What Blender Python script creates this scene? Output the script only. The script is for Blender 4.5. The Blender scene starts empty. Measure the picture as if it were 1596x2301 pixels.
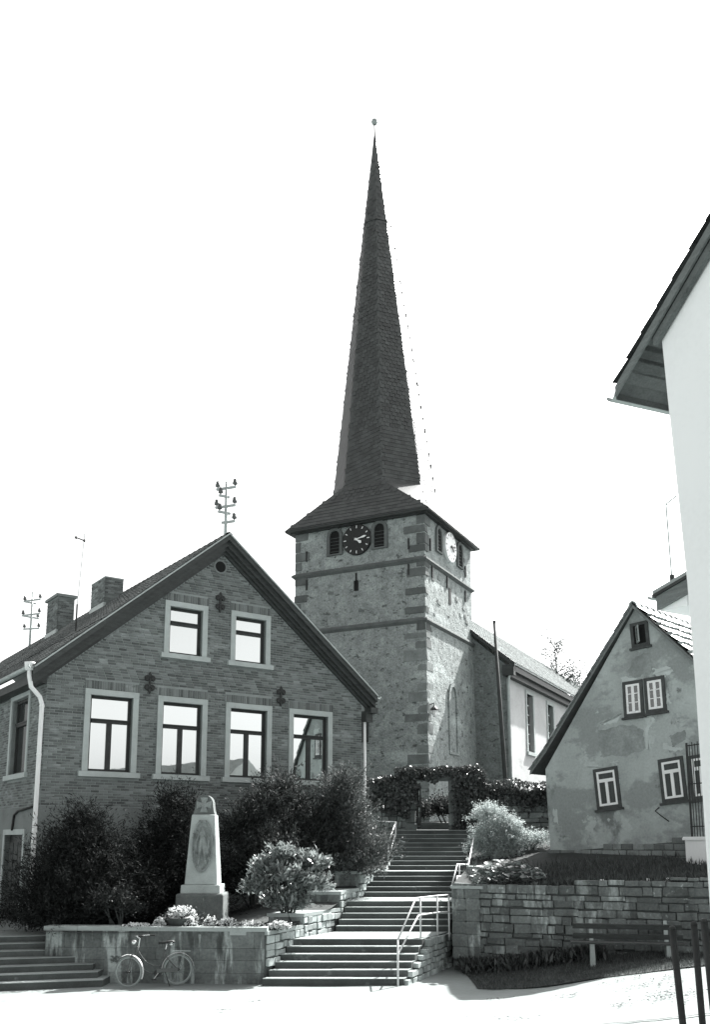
import bpy, bmesh, math, random
import numpy as np
from mathutils import Matrix, Vector, noise
random.seed(7); RNG = np.random.default_rng(7)
scene = bpy.context.scene
COL = scene.collection

# ------------------------------------------------------------------ camera
F, CX, CY, EYE = 2100.0, 798.0, 1512.0, 3.23      # photograph measured on a 1596 x 2301 grid
PIT = math.atan(378 / 2100.0)
cam = bpy.data.cameras.new('camera'); camo = bpy.data.objects.new('camera', cam); COL.objects.link(camo)
cam.sensor_fit = 'HORIZONTAL'; cam.sensor_width = 36; cam.lens = F / 1596 * 36
cam.shift_x = 0.0; cam.shift_y = (CY - 1150.5) / 1596
cam.clip_start = 0.1; cam.clip_end = 3000
camo.location = (0, 0, EYE); camo.rotation_euler = (math.pi / 2 + PIT, 0, 0)
scene.camera = camo
# ------------------------------------------------------------------ sky, sun, exposure
SUN_AZ, SUN_EL = 38.0, 45.0                        # azimuth to the right of the view direction (+y)
w = bpy.data.worlds.new('World'); scene.world = w; w.use_nodes = True
nt = w.node_tree; nt.nodes.clear()
sky = nt.nodes.new('ShaderNodeTexSky'); sky.sky_type = 'NISHITA'; sky.sun_disc = False
sky.sun_elevation = math.radians(SUN_EL); sky.sun_rotation = math.radians(SUN_AZ)
sky.air_density = 1.0; sky.dust_density = 4.0; sky.ozone_density = 1.0
bw = nt.nodes.new('ShaderNodeRGBToBW'); bg = nt.nodes.new('ShaderNodeBackground'); wo = nt.nodes.new('ShaderNodeOutputWorld')
bg.inputs['Strength'].default_value = 0.1
nt.links.new(sky.outputs[0], bw.inputs[0]); nt.links.new(bw.outputs[0], bg.inputs['Color']); nt.links.new(bg.outputs[0], wo.inputs[0])
sun = bpy.data.lights.new('sun', 'SUN'); suno = bpy.data.objects.new('sun', sun); COL.objects.link(suno)
sun.energy = 4.6; sun.angle = math.radians(0.5); sun.color = (1, .99, .97)
sa, se = math.radians(SUN_AZ), math.radians(SUN_EL)
sdir = Vector((math.sin(sa) * math.cos(se), math.cos(sa) * math.cos(se), math.sin(se)))
suno.rotation_euler = sdir.to_track_quat('Z', 'Y').to_euler(); suno.location = (20, 20, 60)
vs = scene.view_settings; vs.view_transform = 'Standard'; vs.look = 'None'; vs.exposure = 1.9; vs.gamma = 1.0; vs.use_curve_mapping = False

# ------------------------------------------------------------------ measuring helpers
_c, _s = math.cos(PIT), math.sin(PIT)
O = Vector((0, 0, EYE))
def ray(x, y):
    u = (x - CX) / F; v = -(y - CY) / F
    d = Vector((u, _c - v * _s, _s + v * _c)); return d / d.y
def at_z(x, y, z):
    r = ray(x, y); return O + r * ((z - EYE) / r.z)
def at_d(x, y, d): return O + ray(x, y) * d
def hit(x, y, p0, n):
    r = ray(x, y); return O + r * ((p0 - O).dot(n) / r.dot(n))
def azv(a): a = math.radians(a); return Vector((math.sin(a), math.cos(a), 0))
def frame(o, az):
    """local x runs along azimuth az, local y 90 degrees to its left (into the building), z up"""
    a = azv(az); i = azv(az - 90)
    return Matrix(((a.x, i.x, 0, o[0]), (a.y, i.y, 0, o[1]), (0, 0, 1, o[2] if len(o) > 2 else 0), (0, 0, 0, 1)))
def loc_hit(M, x, y, yl=0.0):
    """pixel -> local (x, z) on the plane local y = yl of frame M"""
    n = M.to_3x3() @ Vector((0, 1, 0)); p0 = M @ Vector((0, yl, 0))
    q = M.inverted() @ hit(x, y, p0, n); return q.x, q.z
def U(a, b): return random.uniform(a, b)
def ss(a, b, x):
    t = min(1, max(0, (x - a) / (b - a))); return t * t * (3 - 2 * t)

# ------------------------------------------------------------------ materials
MATS = {}
def mat(name, v, var=.2, scale=3.0, fine=30.0, rough=.85, bump=.15, bdist=.02, spec=.3, rnd=0.0, over=(), metal=0.0, trans=0.0, fvar=None):
    m = bpy.data.materials.new(name); m.use_nodes = True; t = m.node_tree; N = t.nodes; L = t.links; N.clear()
    def nd(k, **kw):
        n = N.new(k)
        for a, b in kw.items(): setattr(n, a, b)
        return n
    def math_(op, a, b, cl=False):
        n = nd('ShaderNodeMath', operation=op, use_clamp=cl)
        for i, q in enumerate((a, b)):
            if q is None: continue
            if isinstance(q, (int, float)): n.inputs[i].default_value = q
            else: L.new(q, n.inputs[i])
        return n.outputs[0]
    geo = nd('ShaderNodeNewGeometry')
    def nz(sc, det=5.0, rgh=.6):
        mp = nd('ShaderNodeMapping'); L.new(geo.outputs['Position'], mp.inputs['Vector'])
        s3 = sc if isinstance(sc, (tuple, list)) else (sc, sc, sc)
        mp.inputs['Scale'].default_value = s3
        n = nd('ShaderNodeTexNoise'); n.inputs['Scale'].default_value = 1.0; n.inputs['Detail'].default_value = det; n.inputs['Roughness'].default_value = rgh
        L.new(mp.outputs[0], n.inputs['Vector']); return n.outputs[0]
    n1 = nz(scale); n2 = nz(fine, 3.0)
    fvar = var * .6 if fvar is None else fvar
    k = math_('MULTIPLY_ADD', n1, 4 * var); N[-1].inputs[2].default_value = 1 - 2 * var
    k2 = math_('MULTIPLY_ADD', n2, 4 * fvar); N[-1].inputs[2].default_value = 1 - 2 * fvar
    val = math_('MULTIPLY', math_('MULTIPLY', k, k2), v)
    for (sc, lo, hi, ov) in over:
        mr = nd('ShaderNodeMapRange', interpolation_type='SMOOTHSTEP'); L.new(nz(sc, 6.0, .62), mr.inputs[0])
        mr.inputs[1].default_value = lo; mr.inputs[2].default_value = hi
        mx = nd('ShaderNodeMix', data_type='FLOAT'); L.new(mr.outputs[0], mx.inputs[0]); L.new(val, mx.inputs[2])
        L.new(math_('MULTIPLY', k2, ov), mx.inputs[3]); val = mx.outputs[0]
    if rnd:
        oi = nd('ShaderNodeObjectInfo')
        fr = math_('FRACT', math_('ADD', geo.outputs['Random Per Island'], oi.outputs['Random']), None)
        kk = math_('MULTIPLY_ADD', fr, 2 * rnd); N[-1].inputs[2].default_value = 1 - rnd
        val = math_('MULTIPLY', val, kk)
    val = math_('MINIMUM', math_('MAXIMUM', val, .006), .88)
    sc_ = nd('ShaderNodeVectorMath', operation='SCALE'); sc_.inputs[0].default_value = (.975, 1.0, 1.0) if v > .5 else (.905, 1.0, .985); L.new(val, sc_.inputs['Scale'])
    b = nd('ShaderNodeBsdfPrincipled'); L.new(sc_.outputs[0], b.inputs['Base Color'])
    b.inputs['Roughness'].default_value = rough; b.inputs['Specular IOR Level'].default_value = spec; b.inputs['Metallic'].default_value = metal
    if bump:
        bp = nd('ShaderNodeBump'); bp.inputs['Strength'].default_value = bump; bp.inputs['Distance'].default_value = bdist
        L.new(math_('ADD', n1, math_('MULTIPLY', n2, .5)), bp.inputs['Height']); L.new(bp.outputs[0], b.inputs['Normal'])
    out = nd('ShaderNodeOutputMaterial'); sh = b.outputs[0]
    if trans:
        tr = nd('ShaderNodeBsdfTranslucent'); L.new(sc_.outputs[0], tr.inputs['Color'])
        ms = nd('ShaderNodeMixShader'); ms.inputs[0].default_value = trans
        L.new(b.outputs[0], ms.inputs[1]); L.new(tr.outputs[0], ms.inputs[2]); sh = ms.outputs[0]
    L.new(sh, out.inputs['Surface'])
    MATS[name] = m; return m

mat('brick', .155, .22, .9, 60, .9, .15, .004, rnd=.42, over=(((.7, .7, 2.2), .52, .66, .23), ((3, 3, 9), .6, .7, .09)))
mat('mortar', .27, .15, 2, 40, .95, .2, .006)
mat('plinth_render', .19, .2, 1.2, 25, .95, .2, .01, over=(((.6, .6, 1.5), .55, .68, .12),))
mat('pale_stone', .44, .12, 2.5, 50, .85, .12, .004, over=(((3, 3, 1.2), .6, .75, .32),))
mat('dark_wood', .035, .3, 4, 60, .55, .1, .004)
mat('cornice_wood', .05, .3, (2, 2, 14), 50, .6, .15, .006, rnd=.2)
mat('white_paint', .78, .05, 3, 40, .5, .03, .003)
mat('wall_white', .87, .04, .6, 14, .9, .05, .004, over=(((.25, .25, .6), .66, .82, .7),))
mat('zinc', .42, .15, 3, 30, .45, .05, .003, metal=.3)
mat('tile', .085, .25, 2, 40, .75, .15, .005, rnd=.35)
mat('tile_old', .3, .3, 2, 40, .7, .2, .006, rnd=.4, spec=.5)
mat('slate', .05, .18, .7, 25, .42, .12, .003, rnd=.3, spec=.55)
mat('iron', .03, .3, 8, 60, .6, .1, .003)
mat('tower_wall', .3, .3, 2.6, 13, .95, .9, .09, fvar=.34, over=(((.25, .25, .6), .55, .68, .46), ((2.6, 2.6, 4.5), .58, .66, .11), ((5, 5, 7), .62, .68, .09)))
mat('quoin', .13, .25, 2.5, 25, .92, .3, .02, rnd=.25)
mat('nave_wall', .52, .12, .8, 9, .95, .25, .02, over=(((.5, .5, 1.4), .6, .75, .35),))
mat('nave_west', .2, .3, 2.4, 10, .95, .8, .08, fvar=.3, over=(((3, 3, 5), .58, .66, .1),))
mat('quoin_pale', .2, .28, 2.5, 18, .92, .35, .02, rnd=.22)
mat('rubble', .2, .25, 2.2, 20, .95, .4, .02, rnd=.35)
mat('rubble_pale', .38, .2, 3, 25, .95, .4, .02, rnd=.3)
mat('ashlar', .135, .3, 2.0, 18, .95, .5, .015, fvar=.25, rnd=.3, over=(((2.2, 2.2, .7), .54, .66, .34), ((1.6, 1.6, .5), .56, .68, .07), ((7, 7, 7), .62, .7, .3)))
mat('stained_block', .135, .3, 1.6, 16, .95, .5, .012, fvar=.25, rnd=.12, over=(((3.0, 3.0, .45), .5, .6, .36), ((1.5, 1.5, .4), .55, .66, .06), ((2.4, 2.4, 3), .62, .7, .09)))
mat('joint', .1, .2, 3, 30, .95, .2, .01)
mat('step_stone_shaded', .085, .25, 1.6, 30, .9, .2, .006, rnd=.15, over=(((2, 2, 2), .6, .72, .18),))  # shade on the risers put into the colour, darker than the treads
mat('tread_slab_sunlit', .27, .14, 1.6, 30, .88, .15, .004, rnd=.1, over=(((2, 2, 2), .62, .75, .33),))  # same steps' sunlit tops, kept paler than the risers by colour
mat('memorial_stone', .38, .2, 2.2, 40, .9, .25, .006, over=(((2.2, 2.2, 1.0), .55, .72, .13),))
mat('memorial_relief', .24, .3, 5, 40, .92, .3, .006, over=(((7, 7, 5), .55, .68, .1),))
mat('memorial_base', .13, .3, 3, 30, .9, .3, .01, over=(((6, 6, 1.5), .62, .75, .3),))
mat('cottage_plaster', .4, .2, .9, 16, .95, .4, .015, fvar=.12, over=(((.5, .5, .8), .5, .58, .28), ((.9, .9, .6), .56, .66, .19), ((1.4, 1.4, 1.7), .62, .65, .44), ((2.2, 2.2, 1.8), .62, .72, .13)))
mat('cottage_patch', .5, .12, 3, 30, .95, .3, .01)
mat('cottage_grey', .26, .3, 2, 15, .95, .3, .01)
mat('window_wood', .06, .3, 6, 60, .7, .1, .003)
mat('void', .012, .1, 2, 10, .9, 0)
mat('curtain', .07, .3, (25, 25, 1), 30, .9, .1, .01)
mat('clock_black', .018, .1, 3, 20, .5, .02)
mat('clock_white', .8, .03, 3, 20, .5, .02)
mat('ground', .2, .15, .5, 7, .95, .3, .02, over=(((1.5, 1.5, 1.5),   .66, .74, .13),))
mat('asphalt_line', .05, .2, 4, 30, .9, .1)
mat('soil', .05, .3, 2, 20, .97, .5, .04)
mat('turf', .045, .35, 1.5, 18, .97, .5, .05)
mat('grass_blade', .085, .2, 2, 20, .8, 0, rnd=.4, trans=.25)
mat('conifer', .02, .2, 1.5, 12, .8, 0, rnd=.5, spec=.1, trans=.1)
mat('shrub_dark', .04, .2, 1.5, 12, .65, 0, rnd=.5, spec=.18, trans=.25)
mat('shrub_mid', .075, .2, 1.5, 12, .55, 0, rnd=.45, spec=.25, trans=.35)
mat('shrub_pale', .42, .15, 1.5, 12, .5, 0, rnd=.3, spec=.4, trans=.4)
mat('rhododendron_leaf', .22, .2, 1.5, 12, .28, 0, rnd=.4, spec=.7, trans=.45)
mat('ivy_leaf', .06, .2, 1.5, 12, .35, 0, rnd=.5, spec=.4, trans=.2)
mat('big_leaf', .2, .2, 4, 30, .35, .1, .01, rnd=.3, spec=.5, trans=.25)
mat('petal', .75, .05, 5, 30, .7, 0, rnd=.15, trans=.3)
mat('far_leaf', .1, .2, 1, 10, .6, 0, rnd=.4, trans=.45)
mat('bark', .06, .3, 6, 30, .95, .3, .02)
mat('rail_paint', .62, .1, 5, 40, .45, .05, .002)
mat('bench_wood', .05, .3, (3, 20, 20), 60, .8, .2, .004)
mat('concrete', .34, .15, 3, 30, .9, .2, .005)
mat('bike_frame', .07, .2, 6, 40, .35, 0, spec=.5)
mat('bike_pale', .55, .1, 6, 40, .3, 0, spec=.5)
mat('bike_tyre', .24, .15, 6, 40, .75, 0)
mat('rubber', .02, .2, 6, 40, .6, 0)
mat('chrome', .7, .05, 6, 40, .15, 0, metal=.9)
mat('gilt', .32, .15, 3, 20, .35, .03, metal=.5)
mat('pole_wood', .05, .3, (12, 12, 2), 40, .85, .2, .005)
mat('insulator', .08, .2, 9, 30, .3, 0, spec=.6)
mat('clay_bowl', .06, .25, 6, 30, .8, .2, .005)
def glass(name, dark, refl):
    m = bpy.data.materials.new(name); m.use_nodes = True; t = m.node_tree; t.nodes.clear()
    d = t.nodes.new('ShaderNodeBsdfDiffuse'); d.inputs[0].default_value = (dark * .94, dark, dark, 1)
    g = t.nodes.new('ShaderNodeBsdfGlossy'); g.inputs['Roughness'].default_value = .015; g.inputs[0].default_value = (.96, 1, .99, 1)
    n = t.nodes.new('ShaderNodeTexNoise'); n.inputs['Scale'].default_value = 1.4
    b = t.nodes.new('ShaderNodeBump'); b.inputs['Strength'].default_value = .04; b.inputs['Distance'].default_value = .02
    ge = t.nodes.new('ShaderNodeNewGeometry'); t.links.new(ge.outputs['Position'], n.inputs['Vector'])
    t.links.new(n.outputs[0], b.inputs['Height']); t.links.new(b.outputs[0], g.inputs['Normal'])
    x = t.nodes.new('ShaderNodeMixShader'); x.inputs[0].default_value = refl
    o = t.nodes.new('ShaderNodeOutputMaterial'); t.links.new(d.outputs[0], x.inputs[1]); t.links.new(g.outputs[0], x.inputs[2]); t.links.new(x.outputs[0], o.inputs[0])
    MATS[name] = m
glass('pane_glass', .03, .86); glass('pane_dim', .03, .12); glass('pane_bright', .05, .8)

# ------------------------------------------------------------------ mesh building
I4 = Matrix.Identity(4)
class MB:
    def __init__(s, M=I4): s.v = []; s.f = []; s.M = M
    def add(s, vs_, fs, M=None):
        n = len(s.v); T = s.M if M is None else s.M @ M
        s.v += [T @ Vector(q) for q in vs_]; s.f += [tuple(i + n for i in f) for f in fs]; return s
    def box(s, x0, x1, y0, y1, z0, z1, M=None):
        return s.add([(x0, y0, z0), (x1, y0, z0), (x1, y1, z0), (x0, y1, z0), (x0, y0, z1), (x1, y0, z1), (x1, y1, z1), (x0, y1, z1)],
                     [(0, 3, 2, 1), (4, 5, 6, 7), (0, 1, 5, 4), (1, 2, 6, 5), (2, 3, 7, 6), (3, 0, 4, 7)], M)
    def hexa(s, b, t):
        """bottom ring b (4 pts, counter-clockwise from above), top ring t"""
        return s.add(list(b) + list(t), [(0, 3, 2, 1), (4, 5, 6, 7), (0, 1, 5, 4), (1, 2, 6, 5), (2, 3, 7, 6), (3, 0, 4, 7)])
    def prism(s, poly, y0, y1):
        """poly of (x, z), extruded along local y"""
        n = len(poly)
        vs_ = [(x, y0, z) for x, z in poly] + [(x, y1, z) for x, z in poly]
        return s.add(vs_, [tuple(range(n)), tuple(range(2 * n - 1, n - 1, -1))] + [(i, i + n, (i + 1) % n + n, (i + 1) % n) for i in range(n)])
    def zprism(s, poly, z0, z1):
        n = len(poly)
        g = lambda z: [(p[0], p[1], z) for p in poly]
        return s.add(g(z0) + g(z1), [tuple(range(n - 1, -1, -1)), tuple(range(n, 2 * n))] + [(i, (i + 1) % n, (i + 1) % n + n, i + n) for i in range(n)])
    def tube(s, pts, r, n=8, closed=False):
        pts = [Vector(p) for p in pts]; m = len(pts); rs = r if isinstance(r, (list, tuple)) else [r] * m
        vs_, fs = [], []; up = None
        for i, p in enumerate(pts):
            a = pts[(i - 1) % m] if (closed or i > 0) else p; b = pts[(i + 1) % m] if (closed or i < m - 1) else p
            t = (b - a).normalized()
            if up is None: up = t.orthogonal().normalized()
            up = (up - t * up.dot(t)); up = up.normalized() if up.length > 1e-6 else t.orthogonal().normalized()
            q = t.cross(up)
            vs_ += [p + (up * math.cos(2 * math.pi * k / n) + q * math.sin(2 * math.pi * k / n)) * rs[i] for k in range(n)]
        for i in range(m if closed else m - 1):
            j = (i + 1) % m
            fs += [(i * n + k, i * n + (k + 1) % n, j * n + (k + 1) % n, j * n + k) for k in range(n)]
        if not closed: fs += [tuple(range(n - 1, -1, -1)), tuple(range((m - 1) * n, m * n))]
        return s.add(vs_, fs)
    def lathe(s, prof, c=(0, 0, 0), n=16, M=None):
        vs_, fs = [], []
        for r, z in prof: vs_ += [(c[0] + r * math.cos(2 * math.pi * k / n), c[1] + r * math.sin(2 * math.pi * k / n), c[2] + z) for k in range(n)]
        for i in range(len(prof) - 1):
            fs += [(i * n + k, i * n + (k + 1) % n, (i + 1) * n + (k + 1) % n, (i + 1) * n + k) for k in range(n)]
        fs += [tuple(range(n - 1, -1, -1)), tuple(range((len(prof) - 1) * n, len(prof) * n))]
        return s.add(vs_, fs, M)
    def mesh(s, name, m, smooth=False):
        me = bpy.data.meshes.new(name); me.from_pydata([tuple(q) for q in s.v], [], s.f); me.materials.append(MATS[m])
        if smooth: me.polygons.foreach_set('use_smooth', [True] * len(me.polygons))
        me.update(); return me
    def build(s, name, m, parent=None, smooth=False, kind=None, label=None):
        o = bpy.data.objects.new(name, s.mesh(name, m, smooth)); COL.objects.link(o); attach(o, parent)
        if kind: o['kind'] = kind
        if label: o['label'] = label
        return o
WM = {}
def attach(o, parent):
    if parent is not None:
        o.parent = parent; o.matrix_parent_inverse = WM.get(parent.name, I4).inverted()
def thing(name, loc, label, cat, group=None):
    o = bpy.data.objects.new(name, None); o.empty_display_size = .3; COL.objects.link(o); o.location = loc
    WM[o.name] = Matrix.Translation(Vector(loc)); return tag(o, label, cat, group)
def tag(o, label, cat, group=None):
    o['label'] = label; o['category'] = cat
    if group: o['group'] = group
    return o
def struct(o): o['kind'] = 'structure'; return o
def piece(name, me, M, parent=None, label=None):
    o = bpy.data.objects.new(name, me); COL.objects.link(o); o.matrix_basis = M
    WM[o.name] = M.copy(); attach(o, parent)
    if label: o['label'] = label
    return o
def TRS(c, s=(1, 1, 1), R=None):
    return Matrix.Translation(Vector(c)) @ (R.to_4x4() if R is not None else I4) @ Matrix.Diagonal((s[0], s[1], s[2], 1))
def stone_mesh(name, m, bev=.09, jit=.035, seed=0):
    rr = random.Random(seed); b = bmesh.new(); bmesh.ops.create_cube(b, size=1)
    bmesh.ops.bevel(b, geom=list(b.edges), offset=bev, segments=1, affect='EDGES')
    for q in b.verts: q.co += Vector([rr.uniform(-jit, jit) for _ in range(3)])
    me = bpy.data.meshes.new(name); b.to_mesh(me); b.free(); me.materials.append(MATS[m]); return me
def np_mesh(name, V, nper, m, parent=None, kind=None, label=None):
    """V: (n*nper,3) loose polygons of nper corners"""
    me = bpy.data.meshes.new(name); n = len(V) // nper
    me.vertices.add(len(V)); me.vertices.foreach_set('co', np.ascontiguousarray(V, dtype=np.float32).ravel())
    me.loops.add(len(V)); me.loops.foreach_set('vertex_index', np.arange(len(V), dtype=np.int32))
    me.polygons.add(n); me.polygons.foreach_set('loop_start', np.arange(0, len(V), nper, dtype=np.int32))
    me.materials.append(MATS[m]); me.update(calc_edges=True); me.validate()
    o = bpy.data.objects.new(name, me); COL.objects.link(o); attach(o, parent)
    if kind: o['kind'] = kind
    if label: o['label'] = label
    return o
def leaf_quads(P, D, Nn, ln, wd):
    """rhombic leaves: centre P, direction D, normal Nn, length, width"""
    D = D / np.linalg.norm(D, axis=1, keepdims=True); S = np.cross(D, Nn); S /= (np.linalg.norm(S, axis=1, keepdims=True) + 1e-9)
    Un = np.cross(S, D)
    a = P - D * ln[:, None] * .5; b = P + S * wd[:, None] * .5 + Un * wd[:, None] * .15; c = P + D * ln[:, None] * .5; d = P - S * wd[:, None] * .5 + Un * wd[:, None] * .15
    return np.stack([a, b, c, d], 1).reshape(-1, 3)

# ------------------------------------------------------------------ ground
def g(x, y):
    z = 1.62 * max(0, (21.3 - y) / 21.3) if y > 0 else 1.62
    r = .68 * ss(2.4, 7.5, x) * ss(11, 19, y)
    return z + r - .02
xs = [-300, -120, -60, -35, -20] + [x * .5 for x in range(-30, 41)] + [28, 40, 70, 140, 300]
ys = [-200, -80, -40, -20] + [y * .5 for y in range(-20, 62)] + [34, 40, 60, 100, 200, 500]
b = MB(); nx = len(xs)
b.v = [Vector((x, y, g(x, y) + .02 * noise.noise(Vector((x * .6, y * .6, 0))) * (0 < y < 30))) for y in ys for x in xs]
b.f = [(j * nx + i, j * nx + i + 1, (j + 1) * nx + i + 1, (j + 1) * nx + i) for j in range(len(ys) - 1) for i in range(nx - 1)]
struct(b.build('ground', 'ground', smooth=True))
# the thin dark line across the paving
b = MB(); p0 = at_z(880, 2302, .6); p1 = at_z(1600, 2268, .75)
pl = [p0.lerp(p1, t / 40) for t in range(-14, 50)]
for i in range(len(pl) - 1):
    a, c = pl[i], pl[i + 1]; j0 = .02 * math.sin(i * 1.7); wd_ = .06
    q = [(a.x, a.y + j0, 0), (c.x, c.y + .02 * math.sin((i + 1) * 1.7), 0), (c.x, c.y + .02 * math.sin((i + 1) * 1.7) + wd_, 0), (a.x, a.y + j0 + wd_, 0)]
    b.add([(x, y, g(x, y) + .03) for x, y, _ in q], [(0, 1, 2, 3)])
struct(b.build('pavement_joint', 'asphalt_line'))

# stair geometry ------------------------------------------------------------
RISE = .145
LEFT = [(-2.12, 22.33), (-1.54, 23.85), (-.51, 25.75), (-.22, 26.8), (.28, 28.75), (.53, 29.8), (1.1, 30.9), (1.5, 33.4), (1.5, 36)]
RIGHT = [(1.12, 22.33), (1.66, 23.85), (2.52, 25.75), (2.75, 26.8), (3.28, 28.75), (3.5, 29.8), (3.62, 30.9), (3.98, 33.4), (3.98, 36)]
def bx(line, y):
    for (x0, y0), (x1, y1) in zip(line, line[1:]):
        if y <= y1: return x0 + (x1 - x0) * (y - y0) / (y1 - y0)
    return line[-1][0]
def ebx(line, y):
    if y < line[0][1]:
        (x0, y0), (x1, y1) = line[0], line[1]; return x0 + (x1 - x0) * (y - y0) / (y1 - y0)
    return bx(line, y)

# terraces
def field(name, m, x0, x1, y0, y1, fn, step=.5, keep=None):
    nx_ = int((x1 - x0) / step) + 1; ny_ = int((y1 - y0) / step) + 1; b = MB()
    for j in range(ny_ + 1):
        for i in range(nx_ + 1):
            x = x0 + (x1 - x0) * i / nx_; y = y0 + (y1 - y0) * j / ny_
            if keep: x, y = keep(x, y, i == 0, i == nx_)
            b.v.append(Vector((x, y, fn(x, y))))
    b.f = [(j * (nx_ + 1) + i, j * (nx_ + 1) + i + 1, (j + 1) * (nx_ + 1) + i + 1, (j + 1) * (nx_ + 1) + i) for j in range(ny_) for i in range(nx_)]
    return struct(b.build(name, m, smooth=True))
def garden_z(x, y): return 1.12 + .17 * max(0, y - 23.6) * ss(-4.5, -1.0, x) + .04 * noise.noise(Vector((x, y, 3)))
def gk(x, y, lo, hi):
    t = (x + 7.6) / 7.6; xr = ebx(LEFT, max(22.7, y)) - .12
    return -7.6 + (xr + 7.6) * t, y
field('garden_bed', 'soil', -7.6, 0, 22.75, 33.6, garden_z, .45, gk)
# bank behind the right-hand retaining wall
WL, WR = Vector((2.53, 24.85, 0)), Vector((9.6, 21.75, 0))
def wtop(x): return 2.06 + .3 * ss(2.6, 8.3, x)
def wline(x): return WL.y + (WR.y - WL.y) * (x - WL.x) / (WR.x - WL.x)
def bank_z(x, y):
    d = y - wline(x)
    return wtop(x) - .1 + .105 * max(0, d) + .25 * ss(6, 10, d) + .05 * noise.noise(Vector((x * 1.3, y * 1.3, 9)))
def bk(x, y, lo, hi):
    t = (x - 3) / 11; v = (y - 22) / 12.2
    y2 = wline(3 + 11 * t) + .15; yy = y2 + (34.2 - y2) * v
    xl = ebx(RIGHT, yy) + .1 if yy > 25.5 else 3.0
    return xl + (14 - xl) * t, yy
field('grass_bank', 'turf', 3, 14, 22, 34.2, bank_z, .5, bk)
def cy_z(x, y): return 3.62 + .3 * ss(34.6, 36.5, y) + .25 * ss(38, 44, y)
field('churchyard_ground', 'turf', -22, 60, 34.5, 110, cy_z, 3.0)

# ------------------------------------------------------------------ staircase
stair = thing('stone_staircase', (0, 22.3, 0), 'long flight of grey stone steps with three landings climbing to the churchyard gate', 'staircase')
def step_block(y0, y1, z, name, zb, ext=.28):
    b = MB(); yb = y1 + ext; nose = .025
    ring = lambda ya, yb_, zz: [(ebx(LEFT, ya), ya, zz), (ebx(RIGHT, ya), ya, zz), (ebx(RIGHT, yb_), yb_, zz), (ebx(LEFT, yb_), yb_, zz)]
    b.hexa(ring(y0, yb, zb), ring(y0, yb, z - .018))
    b.build(name, 'step_stone_shaded', stair)
FL = [(22.33, 6, .30, 25.75), (25.75, 5, .265, 28.75), (28.75, 5, .265, 30.9), (30.9, 9, .30, 36.0)]
z = 0.0; STEPS = []
for fi, (y0, n, tr, yl) in enumerate(FL):
    for k in range(n):
        y = y0 + k * tr; z0 = z; z = z + RISE; last = k == n - 1
        y2 = yl if last else y + tr
        zb = max(-.15, z0 - .02)
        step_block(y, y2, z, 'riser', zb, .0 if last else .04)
        yb_ = y2 + (0 if last else .04); cuts = [0] + sorted(U(.25, .75) if last else f_ + U(-.08, .08) for f_ in ((.5,) if k % 2 else (.3, .68))) + [1]
        for fa, fb in zip(cuts, cuts[1:]):
            X = lambda f_, yy: ebx(LEFT, yy) + (ebx(RIGHT, yy) - ebx(LEFT, yy)) * f_
            j1, j2, dz = U(-.012, .008), U(-.012, .008), U(-.004, .003); e = .003
            lo_ = lambda zz, o_: [(X(fa, y) + e, y - .013 + j1 + o_, zz), (X(fb, y) - e, y - .013 + j2 + o_, zz), (X(fb, yb_) - e, yb_, zz), (X(fa, yb_) + e, yb_, zz)]
            MB().hexa(lo_(z - .018, 0), lo_(z + dz, .004)).build('landing_slab' if last else 'tread', 'tread_slab_sunlit', stair)
        STEPS.append((y, z))
ZTOP = z
b = MB()   # solid core under the flights
for i in range(len(STEPS) - 1):
    (ya, za), (yb_, zb) = STEPS[i], STEPS[i + 1]
    if za > .3:
        ring = lambda zz: [(ebx(LEFT, ya) + .03, ya + .05, zz), (ebx(RIGHT, ya) - .03, ya + .05, zz), (ebx(RIGHT, yb_) - .03, yb_ + .05, zz), (ebx(LEFT, yb_) + .03, yb_ + .05, zz)]
        b.hexa(ring(-.2), ring(za - RISE - .04))
b.build('stair_core', 'joint', stair)
# two further steps behind the gate
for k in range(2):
    MB().box(2.35, 3.75, 35.0 + .35 * k, 37, ZTOP + .145 * k - .03, ZTOP + .145 * (k + 1)).build('tread', 'step_stone_shaded', stair)

# ------------------------------------------------------------------ masonry courses
STV = {m: [stone_mesh('stone_block', m, U(.05, .1), .03, i) for i in range(5)] for m in ('rubble', 'rubble_pale', 'ashlar', 'quoin', 'quoin_pale')}
STV['stained_block'] = [stone_mesh('stone_block', 'stained_block', .02, .004, i) for i in range(4)]
def courses(M, length, zlo, zhi, hgt, wid, m, parent, depth=.16, gap=.014, rough=.02, name='stone', maxn=300, topfn=None, botfn=None):
    """stones laid on the local plane y=0 of M (outside is -y)"""
    R = M.to_3x3(); z = zlo; n = 0
    while z < zhi - .03 and n < maxn:
        h = min(U(*hgt), zhi - z)
        if zhi - (z + h) < hgt[0] * .6: h = zhi - z
        x = 0
        while x < length - .02 and n < maxn:
            w_ = min(U(*wid), length - x)
            if length - (x + w_) < wid[0] * .5: w_ = length - x
            xm = x + w_ / 2
            if (topfn is None or z + h * .6 < topfn(xm)) and (botfn is None or z + h > botfn(xm)):
                hk, dzk = (U(.84, 1.06), U(-.016, .016)) if rough > .03 else (1, 0)
                c = M @ Vector((xm, depth / 2 - U(.0, rough) - .03, z + h / 2 + dzk))
                piece(name, random.choice(STV[m]), TRS(c, (w_ - gap, depth, h * hk - gap), R @ Matrix.Rotation(U(-.03, .03) if rough > .01 else 0, 3, 'Y')), parent); n += 1
            x += w_
        z += h
    return n
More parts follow.
